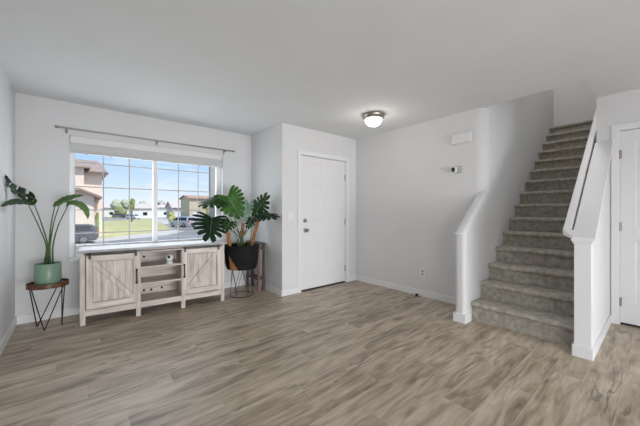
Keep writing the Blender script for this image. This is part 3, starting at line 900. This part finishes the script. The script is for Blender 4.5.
lf_ = [
    ([at(35.5, 198.5, 4.02), at(29, 203, 3.98), at(20, 202.5, 3.86), at(10, 203.5, 3.68), at(1, 206.5, 3.48)], 0.066, (0.25, -0.80, 0.65), M['leaf_deep'], 0),
    ([at(35, 198, 4.04), at(25, 195, 4.0), at(15, 191, 3.92), at(8.5, 185, 3.82), at(5, 174, 3.72)], 0.085, (0.45, -0.75, 0.35), M['leaf_dark'], 4),
    ([at(53, 205.5, 4.03), at(59, 203.5, 4.0), at(66, 200, 3.97), at(75, 197, 3.94), at(84, 195.3, 3.90)], 0.075, (-0.30, -0.65, 0.75), M['leaf_mid'], 0),
    ([at(66.5, 205.5, 4.03), at(73, 203.5, 3.98), at(80, 206, 3.93), at(85.5, 211, 3.88), at(88, 219, 3.84)], 0.078, (0.50, -0.75, 0.40), M['leaf_light'], 0),
]
for P, w_, nr, mm, sp in lf_:
    o, path = blade(pl, P, w_, nr, mm, split=sp)
    rib = MB().tube([p + V((0, 0, -0.001)) for p in path[:-2]], [0.004 - 0.003 * i / len(path) for i in range(len(path) - 2)], 6)
    r_ = rib.build('midrib', M['leaf_back'], o, smooth=True)

# ------------------------------------------------------------------ folded wooden tray stand in the nook
t = thing('tray_stand', 'narrow dark wooden tray stand against the nook wall behind the black basket', 'tray stand', (2.096, 3.915, 0))
for (x, y, mm) in ((0.0, 0.0, 'redwood'), (0.084, 0.0, 'darkwood'), (0.0, 0.36, 'darkwood'), (0.084, 0.36, 'darkwood')):
    MB().box(x - 0.016, x + 0.016, y - 0.016, y + 0.016, 0, 0.70).build('leg', M[mm], t, bevel=0.003)
MB().box(-0.020, 0.104, -0.022, 0.385, 0.70, 0.722).build('top', M['darkwood'], t, bevel=0.003)
for z in (0.16, 0.62):
    MB().box(0.016, 0.068, -0.010, 0.010, z, z + 0.03).build('stretcher', M['darkwood'], t, bevel=0.002)
for x in (0.0, 0.084):
    MB().box(x - 0.010, x + 0.010, 0.016, 0.344, 0.16, 0.19).build('side_rail', M['darkwood'], t, bevel=0.002)

# ------------------------------------------------------------------ wire stand, black basket, monstera
BX, BY = 1.818, 3.895
t = thing('wire_stand', 'black wire plant stand with crossing rods and floor ring under the basket', 'plant stand', (BX, BY, 0))
zt = 0.385
def ring(r, z, rr=0.004):
    pts = [(r * math.cos(2 * math.pi * k / 36), r * math.sin(2 * math.pi * k / 36), z) for k in range(37)]
    return MB().tube(pts, rr, 6, caps=False)
ring(0.160, 0.005).build('base_ring', M['iron'], t, smooth=True)
ring(0.150, zt - 0.005).build('top_ring', M['iron'], t, smooth=True)
for k in range(6):
    a = R(60 * k + 10)
    for s in (-1, 1):
        b_ = a + s * R(38)
        MB().tube([(0.160 * math.cos(b_), 0.160 * math.sin(b_), 0.006), (0.150 * math.cos(a), 0.150 * math.sin(a), zt - 0.005)], 0.003, 6).build('rod', M['iron'], t, smooth=True)

bk = thing('plant_basket', 'wide black woven basket with an orange wedge on the wire stand', 'basket', (BX, BY, zt + 0.0005))
m = MB(); seg = 120; rows = 24; hB = 0.325
def brad(u): return 0.204 + 0.042 * u ** 0.7
for i in range(rows):
    for k in range(seg):
        u0, u1 = i / rows, (i + 1) / rows
        a0, a1 = 2 * math.pi * k / seg, 2 * math.pi * (k + 1) / seg
        am = math.degrees((a0 + a1) / 2); um = (u0 + u1) / 2
        # orange block: wedge on the camera-left flank that widens towards the bottom
        hi_a = 232 - 52 * um
        mi = 1 if (hi_a - 34 * (1 - um / 0.66) < am < hi_a and um < 0.66) else 0
        p = lambda u, a: (brad(u) * math.cos(a), brad(u) * math.sin(a), u * hB)
        m.quad(p(u0, a0), p(u0, a1), p(u1, a1), p(u1, a0), mi=mi)
ves = m.build('weave', [M['basket'], M['basket_tan']], bk, smooth='all')
so = ves.modifiers.new('thick', 'SOLIDIFY'); so.thickness = 0.010; so.offset = -1
MB().lathe([(0, 0.0), (0.202, 0.0), (0.202, 0.008), (0, 0.008)], (0, 0, 0), 48).build('bottom', M['basket'], bk)
pts = [(0.243 * math.cos(2 * math.pi * k / 48), 0.243 * math.sin(2 * math.pi * k / 48), hB) for k in range(49)]
MB().tube(pts, 0.009, 8, caps=False).build('rim', M['basket'], bk, smooth=True)
MB().lathe([(0, 0.285), (0.12, 0.28), (0.226, 0.272)], (0, 0, 0), 40).build('soil', M['soil'], bk, smooth=True)

mon = thing('monstera', 'large monstera with split leaves growing in the black basket', 'plant', (0, 0, 0))
def monstera_leaf(P, T_, nrm, wr, mat_, nf=6, droop=0.25, cut=0.42, gap=0.42):
    """P petiole joint, T_ tip, nrm facing; wr = width / length"""
    P = V(P); T_ = V(T_); L_ = (T_ - P).length; ty = (T_ - P).normalized()
    nrm = V(nrm); nrm = (nrm - ty * nrm.dot(ty)).normalized(); tx = ty.cross(nrm)
    hwid = L_ * wr / 2
    def outline(u):                       # u 0..1 from the heart lobe to the tip -> (x, y) in leaf units
        a = u
        y = -0.30 + 1.30 * a ** 1.25
        x = max(0.0, math.sin(math.pi * (0.13 + 0.87 * a) ** 0.85)) ** 0.75 if a < 0.999 else 0
        return x, y
    def rib(u): return 0.06 + 0.62 * u ** 1.2
    def place(x, y):
        z = -droop * (abs(x) ** 1.8) * hwid - 0.10 * L_ * max(0, y) ** 2 + 0.02 * L_ * math.sin(abs(x) * 3 + y * 9)
        return P + tx * (x * hwid) + ty * (y * L_) + nrm * z
    m = MB(); K = 6
    for side in (-1, 1):
        for fgr in range(nf):
            u0, u1 = fgr / nf, (fgr + 1) / nf
            uc = (u0 + u1) / 2
            prev = None
            for k in range(K + 1):
                tt = k / K
                g = 0 if tt < cut else ((tt - cut) / (1 - cut)) ** 0.8
                row = []
                tip_sh = 1.0
                for q in (0, 0.5, 1):
                    half = (u1 - u0) / 2 * (1 - gap * g)
                    if tt > 0.99: half *= 0.62
                    u = uc + (q - 0.5) * 2 * half
                    if fgr == nf - 1 and q == 1 and g == 0: u = 1
                    ox, oy = outline(min(max(u, 0), 1)); ry = rib(min(max(u, 0), 1))
                    sweep = 0.05 * tt * tt
                    row.append(place(side * ox * tt, ry + (oy + sweep - ry) * tt))
                if prev:
                    for j in range(2):
                        if side > 0: m.quad(prev[j], row[j], row[j + 1], prev[j + 1])
                        else: m.quad(prev[j], prev[j + 1], row[j + 1], row[j])
                prev = row
    o = m.build('leaf', mat_, mon, smooth='all', fixn=False)
    so = o.modifiers.new('thick', 'SOLIDIFY'); so.thickness = 0.002; so.offset = 0
    r_ = MB().tube([place(0, u / 8 * 0.93) + nrm * 0.001 for u in range(9)], [0.004 - 0.0025 * i / 8 for i in range(9)], 6)
    r_.build('midrib', M['leaf_back'], o, smooth=True)
    return P
cr = V((BX, BY, 0.68))
LV = [
    # P(px,py,Y), T(px,py,Y), normal, width ratio, material, fingers
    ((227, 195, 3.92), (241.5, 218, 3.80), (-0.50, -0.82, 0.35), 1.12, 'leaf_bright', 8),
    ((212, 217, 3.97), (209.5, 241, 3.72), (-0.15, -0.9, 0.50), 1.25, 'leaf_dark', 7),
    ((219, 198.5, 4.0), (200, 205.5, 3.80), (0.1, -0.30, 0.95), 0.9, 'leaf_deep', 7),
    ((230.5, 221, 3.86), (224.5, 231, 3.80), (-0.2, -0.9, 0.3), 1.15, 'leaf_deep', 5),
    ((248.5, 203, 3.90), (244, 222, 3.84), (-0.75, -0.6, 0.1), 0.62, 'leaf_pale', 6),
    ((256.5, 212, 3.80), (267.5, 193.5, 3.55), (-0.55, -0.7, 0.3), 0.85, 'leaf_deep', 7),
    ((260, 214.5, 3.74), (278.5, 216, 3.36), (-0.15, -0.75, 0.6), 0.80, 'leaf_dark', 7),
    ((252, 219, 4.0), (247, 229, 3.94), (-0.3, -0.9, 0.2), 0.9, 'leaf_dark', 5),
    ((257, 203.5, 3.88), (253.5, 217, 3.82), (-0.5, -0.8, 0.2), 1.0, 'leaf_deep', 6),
]
for P, T_, nr, wr, mm, nf in LV:
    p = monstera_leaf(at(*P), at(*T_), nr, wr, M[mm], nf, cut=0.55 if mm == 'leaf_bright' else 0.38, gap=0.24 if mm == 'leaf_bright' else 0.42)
    a = cr + V((random.uniform(-0.07, 0.07), random.uniform(-0.06, 0.04), 0))
    mid = (a * 0.45 + p * 0.55) + V((0, 0, 0.05)); low = a + V((0, 0, 0.08)) + (p - a) * 0.1
    stem(mon, a, [low, mid], p, 0.008, 0.004)
# a pale young shoot and moss poles
stem(mon, cr + V((0.05, -0.06, 0)), [at(251, 236, 3.88)], at(250.5, 216, 3.88), 0.006, 0.004, M['leaf_bright'])
poles = [((230, 247.5), (227.6, 231.5), 3.86, 'coir pole'), ((241, 247), (243, 223), 3.99, ''), ((251.5, 247), (258.5, 218.5), 3.90, '')]
for (lo, hi_, yy, _), lab in zip(poles, ('short brown coir pole leaning at the left of the black basket', 'brown coir pole standing in the middle of the black basket behind stems', 'longest orange brown coir pole leaning right in the black basket')):
    a = at(lo[0], lo[1], yy); b_ = at(hi_[0], hi_[1], yy)
    d_ = (b_ - a).normalized(); a = a - d_ * ((a.z - 0.672) / d_.z)
    o = MB().tube([a, a * 0.5 + b_ * 0.5, b_], 0.024, 12).build('coir_pole', M['coir'], None, smooth=True)
    tag(o, lab, 'plant pole', 'coir poles in the basket')

# ------------------------------------------------------------------ outdoors
GZ = -1.2
struct(MB().box(-160, 260, YW + 0.3, 420, GZ - 0.3, GZ), 'ground_street', M['asphalt'])
def strip(name, pts, z, m_):
    mb = MB()
    P = [gnd(px, py, z) for px, py in pts]
    mb.prism([(p.x, p.y) for p in P], 'z', GZ - 0.05, z)
    return struct(mb, name, m_)
strip('ground_lawn', [(60, 224), (112, 220.5), (150, 219), (163, 224), (171, 229.2), (150, 232.8), (105, 237.5), (60, 241)], GZ + 0.06, M['grass'])
strip('ground_sidewalk', [(60, 241), (105, 237.5), (150, 232.8), (171, 229.2), (184, 231.3), (165, 235), (110, 240.5), (60, 247)], GZ + 0.04, M['concrete'])
strip('ground_driveway', [(136, 219.2), (150, 215.5), (166, 216), (172, 222), (165, 224.5), (150, 218.7)], GZ + 0.03, M['concrete'])
strip('ground_far_lawn', [(108, 218.5), (135, 217), (130, 215.3), (108, 215.8)], GZ + 0.05, M['grass'])

# porch post seen at the right edge of the window
t = thing('porch_post', 'grey brown porch post outside the right edge of the window', 'post', (2.01, 5.62, GZ))
MB().box(-0.045, 0.045, -0.045, 0.045, 0, 4.0).build('shaft', M['post_paint'], t, bevel=0.004)
MB().box(-0.07, 0.07, -0.07, 0.07, 0, 0.14).build('base', M['post_paint'], t, bevel=0.004)

def gable_roof(m, x0, x1, y0, y1, z0, z1, axis='x', th=0.18):
    if axis == 'x':
        ym = (y0 + y1) / 2
        m.prism([(y0, z0), (ym, z1), (y1, z0), (y1, z0 + th), (ym, z1 + th), (y0, z0 + th)], 'x', x0, x1)
    else:
        xm = (x0 + x1) / 2
        m.prism([(x0, z0), (xm, z1), (x1, z0), (x1, z0 + th), (xm, z1 + th), (x0, z0 + th)], 'y', y0, y1)
    return m
def hip_roof(m, x0, x1, y0, y1, z0, z1, th=0.2):
    ym = (y0 + y1) / 2; d = (y1 - y0) / 2
    b_ = [(x0, y0, z0), (x1, y0, z0), (x1, y1, z0), (x0, y1, z0)]
    r_ = [(x0 + d, ym, z1), (x1 - d, ym, z1)]
    m.quad(b_[0], b_[1], r_[1], r_[0]); m.quad(b_[1], b_[2], r_[1]); m.quad(b_[2], b_[3], r_[0], r_[1]); m.quad(b_[3], b_[0], r_[0])
    m.quad(b_[3], b_[2], b_[1], b_[0])
    return m

# neighbour's two-storey house at the left of the window
HY = 36.0
hs = thing('house', 'beige stucco two storey house with brown tile roof at left outside the window', 'house', (0, HY, GZ))
def hx(px, Y=HY): return at(px, 211, Y).x
def hz(py, px, Y=HY): return at(px, py, Y).z - GZ
xr = hx(102)
ze = hz(173.5, 98)
MB().box(-9, xr, 0, 9, 0, ze).build('wall', M['stucco'], hs)
m = MB(); zr = at(92, 160.5, HY + 4.5).z - GZ; xe_ = hx(98.5, HY + 4.5); xo = hx(107.8)
m.quad((-10.5, -0.7, ze), (xo, -0.7, ze), (xe_, 4.5, zr), (-10.5, 4.5, zr)); m.quad((xo, -0.7, ze), (xo, 9.7, ze), (xe_, 4.5, zr))
m.quad((xo, 9.7, ze), (-10.5, 9.7, ze), (-10.5, 4.5, zr), (xe_, 4.5, zr)); m.quad((-10.5, 9.7, ze), (xo, 9.7, ze), (xo, -0.7, ze), (-10.5, -0.7, ze))
m.quad((-10.5, -0.7, ze), (-10.5, 4.5, zr), (-10.5, 9.7, ze)); m.build('roof', M['tile'], hs)
MB().box(-10.5, hx(107.8), -0.74, -0.64, ze - 0.12, ze + 0.10).build('fascia', M['fascia'], hs)
# left bay, one step forward and taller
xb_ = hx(84, HY - 0.9); zb_ = hz(168, 82, HY - 0.9)
MB().box(-9, xb_, -0.9, 0, 0, zb_).build('bay_wall', M['stucco'], hs)
m = MB(); m.hexa([(-9, -1.4, zb_), (xb_ + 0.45, -1.4, zb_), (xb_ + 0.45, 1.6, zb_), (-9, 1.6, zb_), (-9, -1.4, zb_ + 0.14), (xb_ + 0.45, -1.4, zb_ + 0.14), (xb_ + 0.3, 1.6, zb_ + 0.45), (-9, 1.6, zb_ + 0.45)])
m.build('bay_roof', M['tile'], hs)
# garage wing in front: wall under a half gable that slopes down to the right
gy = HY - 2.4
za = hz(190.5, 79, gy); zc = hz(199, 101, gy); xa_ = hx(79, gy); xc_ = hx(101.5, gy); xw = hx(94, gy)
zw = za - (za - zc) * (xw - xa_) / (xc_ - xa_)
m = MB(); m.prism([(-9, 0), (xw, 0), (xw, zw - 0.05), (xa_, za - 0.05), (-9, za - 1.2)], 'y', -2.4, 0.0)
m.build('garage_wall', M['stucco'], hs)
m = MB(); m.prism([(xa_, za), (xc_, zc), (xc_, zc + 0.22), (xa_, za + 0.24)], 'y', -2.9, 0.0); m.prism([(-9, za - 1.3), (xa_, za), (xa_, za + 0.24), (-9, za - 1.06)], 'y', -2.9, 0.0)
m.build('garage_roof', M['tile'], hs)
m = MB(); m.bar((xa_, -2.93, za + 0.02), (xc_, -2.93, zc + 0.02), 0.05, 0.16); m.build('garage_fascia', M['fascia'], hs)
MB().box(xw, xc_, -1.2, 0, zc - 0.55, zc - 0.25).build('entry_beam', M['stucco'], hs)
MB().box(xc_ - 0.25, xc_, -1.3, -1.0, 0, zc - 0.25).build('entry_post', M['stucco'], hs)
MB().box(xw + 0.15, xw + 0.55, -0.05, -0.005, 0.1, 2.1).build('entry_door', M['stucco_grey'], hs)

# cars
def car_proto(name, label, paint, suv=True, group=None):
    """nose towards +x, ground at z=0"""
    t = thing(name, label, 'car', (0, 0, 0), 0, group)
    Lc, Wc, Hc = (4.5, 1.8, 1.62) if suv else (4.5, 1.76, 1.46)
    if suv:
        low = [(-2.2, 0.42), (-2.24, 0.8), (-2.18, 1.02), (1.35, 1.02), (2.06, 0.92), (2.22, 0.72), (2.24, 0.40), (2.1, 0.26), (-2.08, 0.26)]
        cabp_ = [(-2.16, 1.0), (-1.92, 1.50), (-1.65, 1.60), (0.40, 1.62), (0.70, 1.56), (1.55, 1.0)]
    else:
        low = [(-2.2, 0.42), (-2.24, 0.72), (-2.12, 0.92), (0.9, 0.92), (2.0, 0.76), (2.22, 0.60), (2.24, 0.38), (2.1, 0.24), (-2.08, 0.24)]
        cabp_ = [(-2.0, 0.9), (-1.45, 1.34), (-1.0, 1.45), (0.0, 1.46), (0.3, 1.40), (1.15, 0.9)]
    m = MB(); hw_ = Wc / 2
    def section(poly, ys):
        k = len(poly); n0 = len(m.v)
        for y, s, dz in ys:
            cx_ = sum(p[0] for p in poly) / k
            for x, z in poly: m.v.append((cx_ + (x - cx_) * s, y, z))
        for i in range(len(ys) - 1):
            for j in range(k):
                a = n0 + i * k + j; b2 = n0 + i * k + (j + 1) % k
                m.f.append((a, b2, b2 + k, a + k)); m.m.append(0)
        m.f.append(tuple(n0 + j for j in range(k))); m.m.append(0)
        e_ = n0 + (len(ys) - 1) * k
        m.f.append(tuple(e_ + j for j in range(k - 1, -1, -1))); m.m.append(0)
    section(low, [(-hw_, 0.93, 0), (-hw_ + 0.12, 0.985, 0), (-hw_ * 0.4, 1.0, 0), (hw_ * 0.4, 1.0, 0), (hw_ - 0.12, 0.985, 0), (hw_, 0.93, 0)])
    # cabin with tumblehome
    n0 = len(m.v); k = len(cabp_); zb = cabp_[0][1]; zt_ = max(p[1] for p in cabp_)
    for sgn in (-1, 1):
        for x, z in cabp_:
            m.v.append((x, sgn * (hw_ - 0.05 - 0.20 * (z - zb) / (zt_ - zb)), z))
    for j in range(k):
        a = n0 + j; b2 = n0 + (j + 1) % k
        m.f.append((a, b2, b2 + k, a + k)); m.m.append(0)
    m.f.append(tuple(n0 + j for j in range(k - 1, -1, -1))); m.m.append(0)
    m.f.append(tuple(n0 + k + j for j in range(k))); m.m.append(0)
    m.build('body', paint, t, bevel=0.04, seg=2, smooth=True)
    g = MB()
    z0, z1 = zb + 0.06, zt_ - 0.14
    def wy(z): return hw_ - 0.05 - 0.20 * (z - zb) / (zt_ - zb) + 0.012
    xf0 = cabp_[-1][0] - 0.18; xf1 = cabp_[-2][0] - 0.10; xr0 = cabp_[0][0] + 0.28; xr1 = cabp_[1][0] + 0.18
    for sgn in (-1, 1):
        for (a0, a1, b0, b1) in ((xr0, xr1, -0.52, -0.52), (-0.45, -0.45, xf0, xf1)):
            g.quad((a0, sgn * wy(z0), z0), (b0, sgn * wy(z0), z0), (b1, sgn * wy(z1), z1), (a1, sgn * wy(z1), z1))
    pf0, pf1 = V((cabp_[-1][0], 0, cabp_[-1][1])), V((cabp_[-2][0], 0, cabp_[-2][1]))
    pb0, pb1 = V((cabp_[0][0], 0, cabp_[0][1])), V((cabp_[1][0], 0, cabp_[1][1]))
    for q0, q1, dx in ((pf0, pf1, 0.015), (pb0, pb1, -0.015)):
        a_ = q0.lerp(q1, 0.12); c_ = q0.lerp(q1, 0.90)
        g.quad((a_.x + dx, -hw_ + 0.17, a_.z + 0.012), (a_.x + dx, hw_ - 0.17, a_.z + 0.012), (c_.x + dx, hw_ - 0.30, c_.z + 0.012), (c_.x + dx, -hw_ + 0.30, c_.z + 0.012))
    go = g.build('window_glass', M['carglass'], t)
    so = go.modifiers.new('thick', 'SOLIDIFY'); so.thickness = 0.01; so.offset = 0
    rw = 0.35 if suv else 0.32
    for x in (-1.33, 1.36):
        for sgn in (-1, 1):
            yy = sgn * (hw_ - 0.10)
            wobj_ = MB().lathe([(rw * 0.62, -0.11), (rw * 0.95, -0.11), (rw, -0.08), (rw, 0.08), (rw * 0.95, 0.11), (rw * 0.62, 0.11)], (x, yy, rw), 24, 'y').build('wheel', M['tyre'], t, smooth=True)
            hm = MB()
            hm.lathe([(0.06, -0.118), (rw * 0.60, -0.113), (rw * 0.60, 0.113), (0.06, 0.118)], (x, yy, rw), 20, 'y')
            hm.build('hub', M['hub'], wobj_)
    for sgn in (-1, 1):
        y0 = sgn * (hw_ - 0.42); y1 = sgn * (hw_ - 0.10)
        zf = 0.66 if suv else 0.56
        MB().box(2.06, 2.215, min(y0, y1), max(y0, y1), zf, zf + 0.14).build('headlight', M['lamp_clear'], t, bevel=0.02)
        y0 = sgn * (hw_ - 0.36); y1 = sgn * (hw_ - 0.07)
        MB().box(-2.235, -2.05, min(y0, y1), max(y0, y1), 0.78 if suv else 0.66, 1.0 if suv else 0.86).build('taillight', M['lamp_red'], t, bevel=0.02)
    return t
suv = car_proto('car', 'dark grey suv parked by the beige house at the left of the window', M['paint_grey'], True)
p = gnd(83.7, 244.6, GZ - 0.1)
suv.location = (at(83.7, 211, 27.6).x - 1.33, 28.5, GZ); suv.rotation_euler = (0, 0, R(180)); suv.scale = (1, 1, 0.9)
sd = car_proto('car', 'silver car with red tail lights parked beyond the street right of the lawn', M['paint_silver'], True)
cdir = R(112)
p = gnd(183, 227, GZ); sd.location = (p.x, p.y, GZ); sd.rotation_euler = (0, 0, cdir)
far = car_proto('car', 'charcoal car parked side on before the far green hedge', M['paint_dark'], True)
p = gnd(119, 218.0, GZ); far.location = (p.x, p.y, GZ); far.rotation_euler = (0, 0, R(-8))
van = car_proto('car', 'small white car parked in the far driveway beside the green tree', M['paint_white'], True)
p = gnd(133.5, 219.2, GZ); van.location = (p.x, p.y, GZ); van.rotation_euler = (0, 0, R(-60))

# far houses
def far_house(px0, px1, Y, ztop_px, zeave_px, label, wall, roof, garage=True, two=False, hip=False):
    x0, x1 = hx(px0, Y), hx(px1, Y)
    zt_ = at(px0, ztop_px, Y).z - GZ; ze_ = at(px0, zeave_px, Y).z - GZ
    cx_ = (x0 + x1) / 2; w2 = (x1 - x0) / 2
    t = thing('house', label, 'house', (cx_, Y, GZ))
    MB().box(-w2, w2, 0, 9, 0, ze_).build('wall', wall, t)
    m = MB()
    if hip: hip_roof(m, -w2 - 0.6, w2 + 0.6, -0.6, 9.6, ze_, zt_)
    else: gable_roof(m, -w2 - 0.5, w2 + 0.5, -0.6, 9.6, ze_, zt_)
    m.build('roof', roof, t)
    if not hip:
        for q in (-w2 + 0.02, w2 - 0.22):
            MB().prism([(0, ze_), (9, ze_), (4.5, zt_ - (zt_ - ze_) * 0.06)], 'x', q, q + 0.2).build('gable_wall', wall, t)
    if garage:
        MB().box(-w2 * 0.75, -w2 * 0.05, -0.06, 0.02, 0, min(2.2, ze_ * 0.75)).build('garage_door', M['paint_white'], t)
    n = 2 if two else 1
    for q in range(n):
        xx = w2 * (0.30 + 0.38 * q)
        zz = 1.0 if not two else 3.7
        MB().box(xx - 0.7, xx + 0.7, -0.07, 0.02, zz, zz + 1.2).build('window', M['carglass'], t)
    return t
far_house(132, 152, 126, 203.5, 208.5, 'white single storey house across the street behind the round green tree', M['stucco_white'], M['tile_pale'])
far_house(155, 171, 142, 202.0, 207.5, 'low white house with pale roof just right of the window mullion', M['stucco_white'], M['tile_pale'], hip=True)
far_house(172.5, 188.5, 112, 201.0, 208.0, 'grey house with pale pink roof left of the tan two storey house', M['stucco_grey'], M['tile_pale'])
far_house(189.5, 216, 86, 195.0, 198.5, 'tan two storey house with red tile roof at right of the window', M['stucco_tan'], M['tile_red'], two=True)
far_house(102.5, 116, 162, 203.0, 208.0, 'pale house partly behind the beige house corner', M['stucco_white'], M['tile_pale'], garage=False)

def tree(px, py0, py1, wpx, Y, label, m_, name='tree', cat='tree', trunk=True):
    zc_ = at(px, py0, Y).z; zb = at(px, py1, Y).z if trunk else GZ; x = hx(px, Y)
    hgt = zc_ - zb; rad = wpx / 290 * Y / 2 * 0.8
    t = thing(name, label, cat, (x, Y, GZ))
    m = MB(); rr = random.Random(int(px * 7))
    for k in range(14):
        a = rr.uniform(0, 6.28); q = rr.uniform(0, 0.6)
        cz = (zb - GZ) + hgt * rr.uniform(0.25, 0.78)
        s = rr.uniform(0.40, 0.62)
        n0 = len(m.v)
        m.ball((rad * q * math.cos(a), rad * q * math.sin(a), cz), rad * s, rad * s, hgt * s * 0.42, 12, 8)
        for i in range(n0, len(m.v)):
            vx, vy, vz = m.v[i]
            m.v[i] = (vx + rr.uniform(-0.07, 0.07) * rad, vy + rr.uniform(-0.07, 0.07) * rad, max(0.02, vz + rr.uniform(-0.06, 0.06) * hgt))
    m.build('crown', m_, t, smooth='all')
    if trunk:
        MB().tube([(0, 0, 0), (0.03, 0, (zb - GZ) + hgt * 0.5)], [0.16, 0.09], 8).build('trunk', M['bark'], t, smooth=True)
    return t
tree(131.8, 198.5, 211, 6, 78, 'round bright green tree across the street beyond the lawn', M['foliage'])
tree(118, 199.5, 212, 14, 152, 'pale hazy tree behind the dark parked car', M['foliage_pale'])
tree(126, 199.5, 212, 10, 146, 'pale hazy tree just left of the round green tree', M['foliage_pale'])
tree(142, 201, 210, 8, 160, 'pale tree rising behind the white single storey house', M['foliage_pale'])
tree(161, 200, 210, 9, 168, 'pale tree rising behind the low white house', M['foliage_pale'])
tree(208.5, 203, 217, 8, 62, 'yellow green tree before the tan two storey house', M['foliage_yellow'])
tree(120.5, 206.5, 213.5, 15, 142, 'clipped green hedge beyond the dark parked car', M['foliage'], 'hedge', 'hedge', False)
tree(172, 211.0, 218.5, 8, 58, 'low olive bush left of the silver car', M['foliage_yellow'], 'bush', 'bush', False)
tree(97.2, 212, 224, 4, 32.6, 'small green shrub at the entry corner of the beige house', M['foliage'], 'shrub', 'shrub', False)
